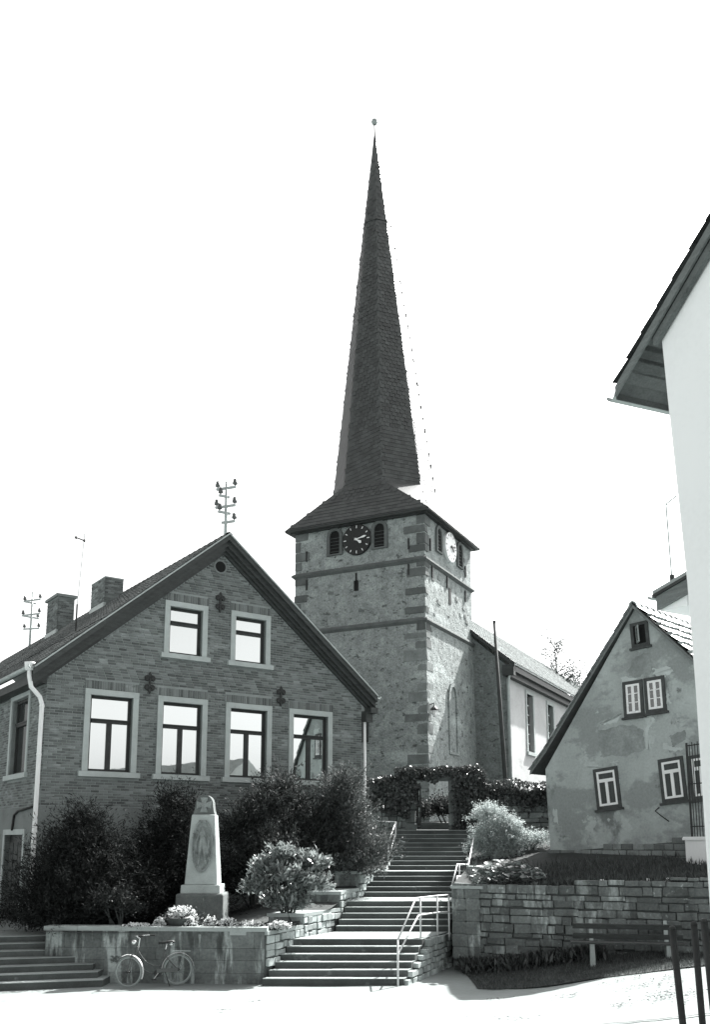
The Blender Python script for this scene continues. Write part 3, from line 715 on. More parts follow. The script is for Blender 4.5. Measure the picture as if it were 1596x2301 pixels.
# quoins
for corner, M_, sgn, m_ in (('front near', TMx, 1, 'quoin'), ('front far', TMx, 0, 'quoin')):
    z_ = 5.0; k = 0
    while z_ < ZE - .1:
        h = U(.34, .6); h = min(h, ZE - z_)
        if abs(z_ - 13.3) < .2 or abs(z_ - 16.2) < .2: z_ += .2; continue
        L1, L2 = (U(.75, 1.15), U(.35, .5)) if k % 2 else (U(.4, .55), U(.6, .85))
        bat = .1 * max(0, (13.3 - z_) / 10) + .035
        if sgn: x0, x1 = TW - L1, TW + bat
        else: x0, x1 = -bat, L1 * .75
        if U(0, 1) < .86:
            c = TMx @ Vector(((x0 + x1) / 2, L2 / 2 - bat, z_ + h / 2))
            piece('quoin', random.choice(STV['quoin' if z_ > 13.2 or U(0, 1) < .25 else 'quoin_pale']), TRS(c, (x1 - x0, L2, h - .015), TMx.to_3x3()), tower)
        z_ += h; k += 1
# scattered dark field stones in the rubble
for k in range(150):
    f = random.random()
    if f < .75: M_, wd_, zr = TMx, TW, (5.5, 13.0)
    else: M_, wd_, zr = TMx, TW, (13.5, 18.2)
    s_ = U(.6, wd_ - 1.2); z_ = U(*zr)
    if zr[0] > 13 and (abs(z_ - 16.25) < .25 or (z_ > 16.8 and 1.6 < s_ < 5.4)): continue
    bat = .1 * max(0, (13.3 - z_) / 10)
    c = M_ @ Vector((s_, .03 - bat, z_)); sc = U(.5, 1.0)
    piece('field_stone', random.choice(STV['rubble']), TRS(c, (U(.15, .38) * sc, .1, U(.09, .19) * sc), M_.to_3x3() @ Matrix.Rotation(U(-.2, .2), 3, 'Y')), tower)
for k in range(70):
    s_ = U(.6, TD - .3); z_ = U(5.5, 18.0)
    if abs(z_ - 16.25) < .25 or abs(z_ - 13.3) < .25 or (z_ > 16.6 and 1.2 < s_ < 5.2) or (7 < z_ < 11 and 2.2 < s_ < 4): continue
    bat = .12 * max(0, (13.3 - z_) / 10)
    piece('field_stone', random.choice(STV['rubble']), TRS(TRx @ Vector((s_, .03 - bat, z_)), (U(.15, .4), .11, U(.1, .22)), TRx.to_3x3() @ Matrix.Rotation(U(-.2, .2), 3, 'Y')), tower)
def arch(cx_, z0, z1, hw, n=8, pointed=False):
    zs = z1 - hw * (1.7 if pointed else 1); pts = [(cx_ - hw, z0), (cx_ + hw, z0)]
    if pointed:
        pts += [(cx_ + hw * math.cos(t * math.pi / 2 / n) ** .8, zs + (z1 - zs) * math.sin(t * math.pi / 2 / n) ** 1.15) for t in range(n)] + [(cx_, z1)]
        pts += [(2 * cx_ - p, q) for p, q in reversed(pts[2:-1])]
    else: pts += [(cx_ + hw * math.cos(t * math.pi / n), zs + hw * math.sin(t * math.pi / n)) for t in range(n + 1)]
    return pts
def arch_window(M, cx_, z0, z1, hw, fr, m, void, parent, name='window', pointed=False, pr=.1):
    o_ = arch(cx_, z0 - fr * .5, z1 + fr, hw + fr, pointed=pointed); i_ = arch(cx_, z0, z1, hw, pointed=pointed); n = len(o_)
    b = MB(M); vs_ = [(x_, -pr, z_) for x_, z_ in o_] + [(x_, -pr, z_) for x_, z_ in i_] + [(x_, .02, z_) for x_, z_ in o_] + [(x_, .02, z_) for x_, z_ in i_]
    b.add(vs_, [(k, (k + 1) % n, n + (k + 1) % n, n + k) for k in range(n)] + [(k, 2 * n + k, 2 * n + (k + 1) % n, (k + 1) % n) for k in range(n)] + [(n + k, n + (k + 1) % n, 3 * n + (k + 1) % n, 3 * n + k) for k in range(n)])
    w_ = b.build(name, m, parent)
    MB(M).prism(i_, -.012, .05).build('opening', void, w_); return w_
for cx_ in (2.26, 4.69):
    w_ = arch_window(TMx, cx_, 17.1, 18.28, .27, .16, 'quoin', 'void', tower)
    for k in range(5): MB(TMx).box(cx_ - .26, cx_ + .26, -.05, -.02, 17.2 + k * .17, 17.23 + k * .17).build('louvre', 'window_wood', w_)
for cx_ in (1.75, 4.6):
    w_ = arch_window(TRx, cx_, 17.05, 18.2, .25, .15, 'quoin', 'void', tower)
    for k in range(5): MB(TRx).box(cx_ - .24, cx_ + .24, -.05, -.02, 17.2 + k * .17, 17.23 + k * .17).build('louvre', 'window_wood', w_)
def clock(M, cx_, cz_, r, dial, mark, hour, minute):
    T = M @ Matrix.Translation((cx_, 0, cz_)); C = lambda rr, n=40: [(rr * math.cos(2 * math.pi * k / n), rr * math.sin(2 * math.pi * k / n)) for k in range(n)]
    c = MB(T).prism(C(r), -.14, .03).build('clock', dial, tower)
    for k in range(12):
        a = math.pi * 2 * k / 12; L_ = .14 if k % 3 else .17
        MB(T @ Matrix.Rotation(a, 4, 'Y')).box(-.018, .018, -.155, -.139, r * .8 - L_ * .3, r * .8 + L_ * .5).build('hour_mark', mark, c)
    for a, L_, w_ in ((hour, .42, .075), (minute, .66, .05)):
        MB(T @ Matrix.Rotation(a, 4, 'Y')).prism([(-.02, -.1), (.02, -.1), (w_ * .5, L_ * r * .45), (w_, L_ * r * .85), (0, L_ * r * 1.12), (-w_, L_ * r * .85), (-w_ * .5, L_ * r * .45)], -.19 - w_ * .2, -.165 - w_ * .2).build('hand', mark, c)
    MB(T).prism(C(.06, 12), -.2, -.13).build('hub', mark, c)
HR_A, MN_A = 2 * math.pi * 4.22 / 12, 2 * math.pi * 13 / 60
clock(TMx, 3.5, 17.63, .77, 'clock_black', 'clock_white', HR_A, MN_A)
clock(TRx, 3.14, 17.65, .75, 'clock_white', 'clock_black', HR_A, MN_A)  # black dial coloured white here to carry the sun's glare
# slits and wall irons
for (px_, py_, hh, ww) in ((801, 1316, .5, .22), (801, 1300, .55, .07)):
    s_, z_ = loc_hit(TMx, px_, py_); MB(TMx).box(s_ - ww / 2, s_ + ww / 2, -.045, .02, z_ - hh / 2, z_ + hh / 2).build('slit_window', 'void', tower)
for (px_, py_) in ((690, 1251), (690, 1315), (919, 1222), (919, 1280)):
    s_, z_ = loc_hit(TMx, px_, py_); MB(TMx).box(s_ - .03, s_ + .03, -.07, .0, z_ - .26, z_ + .26).build('wall_iron', 'iron', tower)
for (px_, py_) in ((966, 1224), (970, 1284), (1004, 1308), (1045, 1285), (1045, 1340)):
    s_, z_ = loc_hit(TRx, px_, py_); MB(TRx).box(s_ - .04, s_ + .04, -.07, .0, z_ - .3, z_ + .3).build('wall_iron', 'iron', tower)
s_, z_ = loc_hit(TRx, 1011, 1340); MB(TRx).box(s_ - .14, s_ + .14, -.02, .02, z_ - .4, z_ + .4).build('slit_window', 'void', tower)
w_ = arch_window(TRx, 3.12, 7.4, 10.6, .42, .2, 'tower_wall', 'quoin', tower, 'blind_window', True, .14)
s_, z_ = loc_hit(TMx, 818, 1632); MB(TMx).box(s_ - .6, s_ + .28, -.14, .02, z_ - .75, z_ + .7).build('shutter', 'window_wood', tower)
# skirt roof and spire
CT = TMx @ Vector((TW / 2, TD / 2, 0)); ov = .42
SK0 = [(-ov, -ov, 18.55), (TW + ov, -ov, 18.55), (TW + ov, TD + ov, 18.55), (-ov, TD + ov, 18.55)]
MB(TMx).box(-ov + .02, TW + ov - .02, -ov + .02, TD + ov - .02, 18.47, 18.545).build('eave_board', 'cornice_wood', tower)
MB(TMx).box(-.2, TW + .2, -.2, TD + .2, 18.4, 18.469).build('eave_cornice', 'dark_wood', tower)
APX = at_d(842.5, 303, CT.y); SB = Vector((CT.x - .02, CT.y, 19.6)); RB = 2.8
def spc(t): return SB.lerp(APX, t)
octa = []
for k in range(8):
    a = TAZ + 90 + 22.5 + 45 * k; octa.append(azv(a))
b = MB(); NS = 12
prof = [(t / NS) for t in range(NS)] + [.975]
for t in prof:
    c = spc(t); r = RB * (1 - t) * (1 + .0 * t) + .05
    b.v += [c + q * r for q in octa]
for i in range(len(prof) - 1):
    b.f += [(i * 8 + k, (i + 1) * 8 + k, (i + 1) * 8 + (k + 1) % 8, i * 8 + (k + 1) % 8) for k in range(8)]
W0 = [TMx @ Vector(p) for p in SK0]; ZS = 20.78; tS = (ZS - SB.z) / (APX.z - SB.z)
OV = [spc(tS) + q * (RB * (1 - tS) + .09) for q in octa]
SIDES = [(0, 7), (6, 5), (4, 3), (2, 1)]                      # octagon vertices (left, right) above eave sides 0..3
sb = MB()
for k in range(4):
    l, r_ = OV[SIDES[k][0]], OV[SIDES[k][1]]; c0, c1 = W0[k], W0[(k + 1) % 4]; nl = OV[SIDES[(k + 1) % 4][0]]
    P = r_.lerp(c1, .38)
    sb.add([c0, c1, P, r_, l], [(0, 1, 2, 3, 4)]); sb.add([r_, P, nl], [(0, 1, 2)]); sb.add([P, c1, nl], [(0, 1, 2)])
sk = sb.build('skirt_roof', 'slate', tower)
spire = b.build('spire', 'slate', tower)
slate_me = MB().add([(-.5, -.5, 0), (.5, -.5, 0), (.5, .5, 0), (-.5, .5, 0), (-.5, -.5, 1), (.5, -.5, 1), (.5, .5, .2), (-.5, .5, .2)],
                    [(4, 5, 6, 7), (0, 1, 5, 4), (1, 2, 6, 5), (2, 3, 7, 6), (3, 0, 4, 7)]).mesh('slate', 'slate')
def slates(poly, parent, nobj, tilt, sw=.27, sh=.22):
    """cover a planar 3D polygon [bl, br, tr, tl] with overlapping slates in rising rows"""
    bl, br, tr, tl = [Vector(p) for p in poly]
    ux = (br - bl).normalized(); n = ux.cross(tl - bl).normalized(); uy = n.cross(ux)
    P2 = [((p - bl).dot(ux), (p - bl).dot(uy)) for p in (bl, br, tr, tl)]
    def inside(x, y, m=-.075):
        for (x0, y0), (x1, y1) in zip(P2, P2[1:] + P2[:1]):
            l = math.hypot(x1 - x0, y1 - y0)
            if l > 1e-6 and ((x1 - x0) * (y - y0) - (y1 - y0) * (x - x0)) / l < -m: return False
        return True
    W_ = max(p[0] for p in P2); H_ = max(p[1] for p in P2); ca, sa_ = math.cos(tilt), math.sin(tilt)
    R = Matrix((ux, uy, n)).transposed(); quads = []; cnt = 0
    x0 = min(p[0] for p in P2)
    ext = (W_ + H_)
    r = -int(ext * abs(sa_) / sh) - 2
    rows = int((H_ + ext * abs(sa_)) / sh) + 4
    for j in range(r, rows):
        off = sw * .5 * (j % 2)
        nx0, nx1 = int((x0 - ext * abs(sa_)) / sw) - 2, int((W_ + ext) / sw) + 2
        for i in range(nx0, nx1):
            a, c = i * sw + off, j * sh
            x_, y_ = a * ca - c * sa_, a * sa_ + c * ca
            if not inside(x_, y_): continue
            dx, dy, th = U(-.012, .012), U(-.012, .012), tilt + U(-.04, .04)
            if cnt < nobj:
                p = bl + ux * (x_ + dx) + uy * (y_ + dy) + n * .004
                piece('slate', slate_me, TRS(p, (sw * 1.02, sh * 1.25, .022), R @ Matrix.Rotation(th, 3, 'Z')), parent); cnt += 1
            else:
                ct, st = math.cos(th), math.sin(th); hw, hh = sw * .51, sh * .62; l0, l1 = U(.02, .034), U(.004, .01)
                q = []
                for (ex, ey, ez) in ((-hw, -hh * .75, l0), (hw * .55, -hh, l0), (hw, hh, l1), (-hw, hh, l1)):
                    q.append(bl + ux * (x_ + dx + ex * ct - ey * st) + uy * (y_ + dy + ex * st + ey * ct) + n * ez)
                quads += q
    return quads
Q = []; Qk = []
for k in range(8):
    c0, c1 = spc(0), spc(.97); r0, r1 = RB + .05, RB * .03 + .05
    a, c = octa[k], octa[(k + 1) % 8]
    p = [c0 + a * r0, c0 + c * r0, c1 + c * r1, c1 + a * r1]
    nn = (p[1] - p[0]).cross(p[3] - p[0])
    mid = (p[0] + p[1]) / 2 - c0
    if nn.dot(mid) < 0: p = [p[1], p[0], p[3], p[2]]
    vis = (mid.normalized()).dot(Vector((0, -1, 0))) > .8
    Q += slates(p, spire, 130 if vis else 0, (.25 if k % 2 else -.05) + (.2 if not vis else 0))
np_mesh('slating', np.array([tuple(q) for q in Q]), 4, 'slate', spire, 'stuff')
Q = []
for k in range(4): Q += slates([W0[k], W0[(k + 1) % 4], OV[SIDES[k][1]], OV[SIDES[k][0]]], sk, 120 if k == 0 else 0, 0.0, .3, .22)
np_mesh('slating', np.array([tuple(q) for q in Q]), 4, 'slate', sk, 'stuff')
tp = spc(.955); tt = at_d(842, 281, CT.y)
MB().tube([tp, tp.lerp(tt, .35), tp.lerp(tt, .6), tt], [.17, .1, .055, .05], 8).build('spire_neck', 'iron', tower, True)
MB().lathe([(.0, -.2), (.09, -.18), (.17, -.08), (.19, 0), (.17, .09), (.1, .17), (.0, .2)], at_d(842, 275, CT.y), 16).build('ball_finial', 'gilt', tower, True)
c = spc((36.5 - SB.z) / (APX.z - SB.z)); r = RB * (1 - (36.5 - SB.z) / (APX.z - SB.z)) + .08
MB().tube([c + q * r + Vector((0, 0, 0)) for q in octa], .025, 5, True).build('conductor_band', 'iron', spire)
pc = spc(.777); q_ = (octa[7] + octa[6]) * .5
# lantern at the tower corner
lp = TRx @ Vector((.18, -.28, 8.95))
t = thing('wall_lantern', TRx @ Vector((.18, -.1, 8.75)), 'small bracket lantern on the tower corner above the ivy gateway', 'lantern')
MB(TRx).tube([(.18, -.0, 9.35), (.18, -.28, 9.4), (.18, -.3, 9.25)], .025, 6).build('bracket', 'iron', t)
MB(TRx).lathe([(.04, .3), (.17, .18), (.2, .12)], (.18, -.3, 8.98), 8).build('lamp_hood', 'iron', t)
MB(TRx).lathe([(.07, -.2), (.09, -.1), (.1, .1), (.08, .12)], (.18, -.3, 8.97), 10).build('lamp_glass', 'clock_white', t, True)

# ------------------------------------------------------------------ church nave
NC = TRx @ Vector((TD, 0, 0)) + azv(TAZ) * 1.76
NM = frame((NC.x, NC.y), TAZ - 90); NL, NW = 36.0, 10.5
nave = thing('church_nave', (NC.x + 6, NC.y + 8, 3.9), 'whitewashed church nave with tall windows and bright tiled roof beside the tower', 'church')
NWIN = [(3.3, 4.75, 7.95, 11.25), (7.45, 8.95, 7.95, 11.2), (12.0, 13.5, 7.95, 11.2), (16.4, 17.9, 7.95, 11.2), (20.8, 22.3, 7.95, 11.2)]
nw = MB(NM)
def putn(a, b_, z0, za, zb): nw.box(a, b_, 0, .6, z0, za)
slab_cols([(a + .15, b_ - .15, c0, c1 - .15) for a, b_, c0, c1 in NWIN], 0, NL, 3.4, lambda s: 12.15, .6, putn)
nw.build('south_wall', 'nave_wall', nave)
MB(NM @ Matrix(((0, -1, 0, 0), (1, 0, 0, 0), (0, 0, 1, 0), (0, 0, 0, 1)))).add([(0.02, 0, 0), (0.02, 0, 1)], []).v
b = MB(NM); yv = [(-.02, 3.4), (NW, 3.4), (NW, 12.1), (5.26, 16.75), (-.02, 12.1)]
vs_ = [(-.02, y, z_) for y, z_ in yv] + [(.5, y, z_) for y, z_ in yv]
b.add(vs_, [(4, 3, 2, 1, 0), (5, 6, 7, 8, 9)] + [(i, (i + 1) % 5, (i + 1) % 5 + 5, i + 5) for i in range(5)])
b.build('west_gable', 'nave_west', nave)
MB(NM).box(.6, NL, NW - .5, NW, 3.4, 12.1).build('north_wall', 'nave_wall', nave)
for q in NWIN:
    a, b_, z0, z1 = q
    w_ = MB(NM).box(a - .05, a + .15, -.05, .25, z0, z1 - .15).box(b_ - .15, b_ + .05, -.05, .25, z0, z1 - .15).box(a - .05, b_ + .05, -.052, .25, z1 - .15, z1 + .05).build('window', 'pale_stone', nave)
    MB(NM).box(a - .12, b_ + .12, -.12, .25, z0 - .18, z0).build('sill', 'pale_stone', w_)
    xm = (a + b_) / 2
    for xx in (xm,): MB(NM).box(xx - .035, xx + .035, .2, .25, z0, z1 - .15).build('mullion', 'white_paint', w_)
    for k in range(6):
        zz = z0 + (z1 - .15 - z0) * k / 6; z2 = z0 + (z1 - .15 - z0) * (k + 1) / 6
        if k: MB(NM).box(a + .15, b_ - .15, .205, .245, zz - .025, zz + .025).build('glazing_bar', 'white_paint', w_)
        for p, r_ in ((a + .15, xm - .035), (xm + .035, b_ - .15)): MB(NM).box(p, r_, .222, .23, zz + .025, z2 - .025).build('pane', 'pane_dim', w_)
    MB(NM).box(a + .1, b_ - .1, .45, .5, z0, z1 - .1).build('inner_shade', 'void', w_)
EV = (-.55, 12.1); RG = (5.26, 17.0)
rn = MB(NM)
for (p, q) in ((EV, RG), ((NW + .55, 12.1), RG)):
    rn.add([(-.25, p[0], p[1] - .08), (NL, p[0], p[1] - .08), (NL, q[0], q[1] - .08), (-.25, q[0], q[1] - .08), (-.25, p[0], p[1]), (NL, p[0], p[1]), (NL, q[0], q[1]), (-.25, q[0], q[1])],
           [(0, 3, 2, 1), (4, 5, 6, 7), (0, 1, 5, 4), (1, 2, 6, 5), (2, 3, 7, 6), (3, 0, 4, 7)])
nroof = rn.build('roof', 'tile_old', nave)
TM2 = tile_mesh('roof_tile', 'tile_old', .3, .4, .045)
up = Vector((0, RG[0] - EV[0], RG[1] - EV[1])).normalized(); ax = Vector((1, 0, 0)); nn = ax.cross(up)
NS_ = NM @ Matrix(((ax.x, up.x, nn.x, -.25), (ax.y, up.y, nn.y, EV[0]), (ax.z, up.z, nn.z, EV[1]), (0, 0, 0, 1)))
tile_slope(NS_, NL + .2, (Vector(RG) - Vector(EV)).length, TM2, nroof, 'tile_old', .28, .36, nobj=200, order=lambda cr: cr[0] + cr[1] * .5)
MB(NM).box(-.1, NL, -.5, -.0, 11.72, 12.0).box(-.1, NL, -.3, -.001, 11.45, 11.719).build('eave_cornice', 'cornice_wood', nave)
MB(NM).box(-.3, .02, -.5, .1, 11.5, 12.05).build('eave_bracket', 'cornice_wood', nave)
MB(NM).tube([(-.15, -.35, 11.9), (-.15, -.2, 11.4), (-.1, -.12, 11.0), (-.1, -.12, 4.2)], .07, 8).build('drainpipe', 'zinc', nave, True)
# verge of the west gable
for (p, q) in ((EV, RG),):
    MB(NM).add([(-.3, p[0], p[1] - .2), (-.3, q[0], q[1] - .2), (-.3, q[0], q[1] + .04), (-.3, p[0], p[1] + .04), (-.2, p[0], p[1] - .2), (-.2, q[0], q[1] - .2), (-.2, q[0], q[1] + .04), (-.2, p[0], p[1] + .04)],
               [(0, 1, 2, 3), (4, 7, 6, 5), (0, 4, 5, 1), (1, 5, 6, 2), (2, 6, 7, 3), (3, 7, 4, 0)]).build('verge_board', 'cornice_wood', nave)
# leaning wooden flagpole by the nave corner
pb, pt = at_d(1141, 1775, 40.5), at_d(1111, 1398, 41.2); pb.z = 3.9
fp = MB().tube([pb, pb.lerp(pt, .5), pt], [.1, .09, .06], 8).lathe([(.07, 0), (.09, .04), (.0, .1)], pt, 8).build('wooden_pole', 'pole_wood', None, True)
tag(fp, 'tall leaning wooden pole standing before the church nave corner', 'pole')

# ------------------------------------------------------------------ cottage
K0 = at_d(1238, 1900, 30.0); KM = frame((K0.x, K0.y), 134.0)      # x to the right along the gable
cot = thing('old_cottage', (K0.x + 3, K0.y, 2.6), 'small old cottage with steep gable and patchy flaking plaster above the bank', 'house')
def kp(x, y, yl=0.0): return loc_hit(KM, x, y, yl)
eL = kp(1226, 1728); ap = kp(1428, 1366); vR = kp(1560, 1484); KW = 2 * ap[0]; slopeR = (ap[1] - vR[1]) / (vR[0] - ap[0]); KLEN = 8.0
eR = (KW, ap[1] - slopeR * (KW - ap[0]))
def cq(tl, tr, br, bl): return [kp(*p) for p in (tl, tr, br, bl)]
CW = [cq((1341, 1735), (1382, 1729), (1391, 1806), (1350, 1812)), cq((1487, 1713), (1529, 1707), (1538, 1789), (1497, 1796)),
      cq((1407, 1540), (1438, 1534), (1442, 1601), (1411, 1604)), cq((1455, 1531), (1487, 1526), (1492, 1590), (1460, 1595)), cq((1555, 1705), (1592, 1700), (1600, 1784), (1563, 1790)),
      cq((1424, 1408), (1450, 1402), (1454, 1443), (1428, 1449))]
poly = [(0.0, 2.2), (KW, 2.2), (KW, eR[1]), ap, eL]
MB(KM).prism(poly, 0, .3).build('gable_wall', 'cottage_plaster', cot)
MB(KM).box(0.0, .3, .301, KLEN, 2.2, eL[1]).box(KW - .3, KW, .301, KLEN, 2.2, eR[1]).build('side_wall', 'cottage_plaster', cot)
def qframe(q, fr=0.0):
    tl, tr, br, bl = [Vector(p) for p in q]
    w_ = ((tr - tl).length + (br - bl).length) / 2; h = ((tl - bl).length + (tr - br).length) / 2
    u = ((tr - tl) + (br - bl)).normalized(); v = ((tl - bl) + (tr - br)).normalized(); c = (tl + tr + br + bl) / 4
    o_ = c - u * w_ / 2 - v * h / 2
    return KM @ Matrix(((u.x, 0, v.x, o_.x), (0, 1, 0, 0), (u.y, 0, v.y, o_.y), (0, 0, 0, 1))), w_, h
def cot_window(q, kind):
    M_, w_, h = qframe(q); t = .1
    f = MB(M_).box(-t, 0, -.045, .1, -t, h + t).box(w_, w_ + t, -.045, .1, -t, h + t).box(0, w_, -.045, .1, h, h + t).box(0, w_, -.05, .1, -t, 0).build('window', 'window_wood', cot)
    MB(M_).box(-t - .06, w_ + t + .06, -.1, .05, -t - .07, -t - .001).build('sill', 'window_wood', f)
    if kind == 'attic':
        MB(M_).box(0, w_, -.012, .04, 0, h).build('opening', 'void', f)
        A = M_ @ Matrix.Translation((.1, -.02, 0)) @ Matrix.Rotation(-.9, 4, 'Z')
        MB(A).box(0, .05, -.04, 0, .02, h - .04).box(w_ * .6, w_ * .6 + .05, -.04, 0, .02, h - .04).box(.05, w_ * .6, -.04, 0, .02, .07).box(.05, w_ * .6, -.04, 0, h - .09, h - .04).build('casement', 'cottage_grey', f)
        MB(A).box(.05, w_ * .6, -.025, -.015, .07, h - .09).build('pane', 'pane_dim', f); return
    s = .065; tz = h * .68 if kind == 'transom' else h
    c = MB(M_); c.box(0, s, -.04, .0, 0, h).box(w_ - s, w_, -.04, .0, 0, h).box(s, w_ - s, -.041, .0, 0, s).box(s, w_ - s, -.041, .0, h - s, h).box(w_ / 2 - .045, w_ / 2 + .045, -.045, .0, s, tz - (0 if kind == 'transom' else s))
    if kind == 'transom': c.box(s, w_ - s, -.05, .0, tz, tz + .1)
    c.build('casement', 'white_paint', f)
    cells = [(s, w_ / 2 - .045, s, tz - (0 if kind == 'transom' else s)), (w_ / 2 + .045, w_ - s, s, tz - (0 if kind == 'transom' else s))] + ([(s, w_ - s, tz + .1, h - s)] if kind == 'transom' else [])
    for (a, b_, z0, z1) in cells: MB(M_).box(a, b_, -.02, -.012, z0, z1).build('pane', 'curtain' if kind == 'transom' else 'pane_dim', f)
    if kind == 'plain':
        for zz in (h * .36, h * .66): MB(M_).box(s, w_ / 2 - .045, -.028, -.012, zz, zz + .025).box(w_ / 2 + .045, w_ - s, -.028, -.012, zz, zz + .025).build('glazing_bar', 'white_paint', f)
cot_window(CW[0], 'transom'); cot_window(CW[1], 'transom'); cot_window(CW[2], 'plain'); cot_window(CW[3], 'plain'); cot_window(CW[4], 'transom'); cot_window(CW[5], 'attic')
# flaked plaster patches (their own outlines, a few millimetres proud or showing the older coat)
def patch(pts, m, pr):
    q = [kp(*p) for p in pts]; out = []
    for (a, b_) in zip(q, q[1:] + q[:1]):
        for t in range(9):
            f = t / 9; n_ = noise.noise(Vector((a[0] * 3 + f * 2.3, a[1] * 3 + f, 1))) * .09 + noise.noise(Vector((a[0] * 7 + f * 9, a[1] * 5, 4))) * .05
            out.append((a[0] + (b_[0] - a[0]) * f + n_, a[1] + (b_[1] - a[1]) * f + noise.noise(Vector((a[0] * 5 + f * 3, a[1], 7))) * .07 + noise.noise(Vector((a[0] * 3, a[1] * 5 + f * 9, 2))) * .05))
    b = MB(KM); b.prism(out, -pr, .01); b.build('plaster_patch', m, cot)
patch([(1420, 1480), (1462, 1462), (1466, 1515), (1430, 1522), (1412, 1518)], 'cottage_grey', .006)
patch([(1396, 1521), (1432, 1523), (1428, 1532), (1400, 1537), (1398, 1546)], 'cottage_patch', .01)
patch([(1468, 1501), (1515, 1500), (1506, 1515), (1488, 1519), (1470, 1516)], 'cottage_patch', .01)
patch([(1345, 1625), (1385, 1612), (1394, 1601), (1398, 1606), (1388, 1622), (1360, 1628)], 'cottage_patch', .01)
patch([(1449, 1613), (1463, 1611), (1460, 1640), (1461, 1684), (1452, 1686)], 'cottage_patch', .01)
patch([(1463, 1612), (1475, 1611), (1466, 1630), (1461, 1634)], 'cottage_patch', .011)
patch([(1344, 1640), (1420, 1628), (1448, 1640), (1450, 1684), (1400, 1698), (1350, 1700)], 'cottage_grey', .004)
patch([(1318, 1722), (1345, 1718), (1352, 1724), (1330, 1728)], 'cottage_patch', .009)
patch([(1375, 1712), (1390, 1708), (1392, 1717), (1378, 1719)], 'cottage_patch', .009)
patch([(1498, 1560), (1504, 1562), (1507, 1582), (1500, 1580)], 'cottage_patch', .009)
patch([(1490, 1668), (1512, 1678), (1540, 1680), (1520, 1688), (1492, 1682)], 'cottage_patch', .009)
patch([(1505, 1650), (1540, 1640), (1541, 1662), (1512, 1678)], 'cottage_grey', .005)
patch([(1243, 1818), (1252, 1820), (1256, 1850), (1247, 1846)], 'cottage_patch', .009)
# stone footing
fz = [kp(1240, 1912)[1], kp(1540, 1884)[1]]
b = MB(KM); b.prism([(-.06, 2.0), (KW, 2.0), (KW, fz[1] + .1), (.5, fz[0])], -.12, .0); ft = b.build('footing', 'joint', cot)
courses(frame(KM @ Vector((-.05, -.1, 0)), 134.0), 6.0, 2.35, 3.35, (.13, .2), (.25, .5), 'rubble', cot, .14, .02, .03, 'footing_stone', topfn=lambda s: fz[0] + (fz[1] - fz[0]) * s / 4.5 + .02)
# wall hook and small iron
b = MB(KM); h0 = kp(1482, 1822); b.tube([(h0[0], 0, h0[1] + .1), (h0[0], -.25, h0[1]), (h0[0] + .12, -.2, h0[1] - .12), (h0[0] + .3, -.05, h0[1] - .3)], .018, 6).build('wall_hook', 'iron', cot)
# roof
def cline(s): return eL[1] + (ap[1] - eL[1]) * (s - eL[0]) / (ap[0] - eL[0]) if s < ap[0] else ap[1] - slopeR * (s - ap[0])
lo = kp(1197, 1731); lo2 = kp(1232, 1690)
CRK = [(lo[0], lo[1] - .02), (lo2[0], lo2[1] + .1), (ap[0], ap[1] + .1), (KW + .45, eR[1] - slopeR * .45 + .1)]
cr = MB(KM)
for (a, za), (b_, zb) in zip(CRK, CRK[1:]):
    cr.add([(a, -.14, za - .1), (b_, -.14, zb - .1), (b_, KLEN, zb - .1), (a, KLEN, za - .1), (a, -.14, za), (b_, -.14, zb), (b_, KLEN, zb), (a, KLEN, za)],
           [(0, 1, 2, 3), (4, 7, 6, 5), (0, 4, 5, 1), (1, 5, 6, 2), (2, 6, 7, 3), (3, 7, 4, 0)])
croof = cr.build('roof', 'window_wood', cot)
mat('board_grey', .16, .25, (2, 2, 20), 50, .8, .15, .004)
mat('tile_cottage', .3, .25, 2, 40, .5, .2, .006, rnd=.35, spec=.5)
TM3 = tile_mesh('roof_tile', 'tile_cottage', .26, .42, .05)
tile_slope(slope_frame(KM, CRK[0], CRK[1], KLEN), KLEN + .19, math.dist(CRK[0], CRK[1]), TM3, croof, 'tile_cottage', .24, .27, nobj=20, order=lambda c: -c[0], jit=.015)
tile_slope(slope_frame(KM, CRK[1], CRK[2], KLEN), KLEN + .19, math.dist(CRK[1], CRK[2]), TM3, croof, 'tile_cottage', .24, .27, nobj=60, order=lambda c: -c[0], jit=.015)
TM4 = tile_mesh('roof_tile', 'tile_cottage', .265, .52, .04); 
def deep(tm):
    me, vs_, fs = tm
    vs2 = [(x_, y_, z_ * .6 + .075 * (y_ == 0)) for x_, y_, z_ in vs_]; k = len(vs_) // 3
    vs2[2 * k:] = [(x_, y_, -.0) for x_, y_, z_ in vs_[2 * k:]]
    for v_, q in zip(me.vertices, vs2): v_.co = q
    return me, vs2, fs
TM4 = deep(TM4)
tile_slope(slope_frame(KM, CRK[3], CRK[2], -.14, True), KLEN, math.dist(CRK[3], CRK[2]), TM4, croof, 'tile_cottage', .25, .45, nobj=200, order=lambda c: c[0] - c[1] * .3, jit=.02)
for k in range(20):
    T = KM @ Matrix.Translation((ap[0], -.18 + k * .4, ap[1] + .08)) @ Matrix.Rotation(U(-.03, .05), 4, 'X')
    MB(T).add([(-.17, 0, -.12), (-.11, 0, .06), (0, 0, .13), (.11, 0, .06), (.17, 0, -.12), (-.15, .44, -.14), (-.09, .44, .02), (0, .44, .08), (.09, .44, .02), (.15, .44, -.14), (-.15, 0, -.14), (-.09, 0, .02), (0, 0, .09), (.09, 0, .02), (.15, 0, -.14)],
              [(i, i + 1, i + 6, i + 5) for i in range(4)] + [(i + 10, i + 11, i + 1, i) for i in range(4)]).build('ridge_cap', 'tile_cottage', croof)
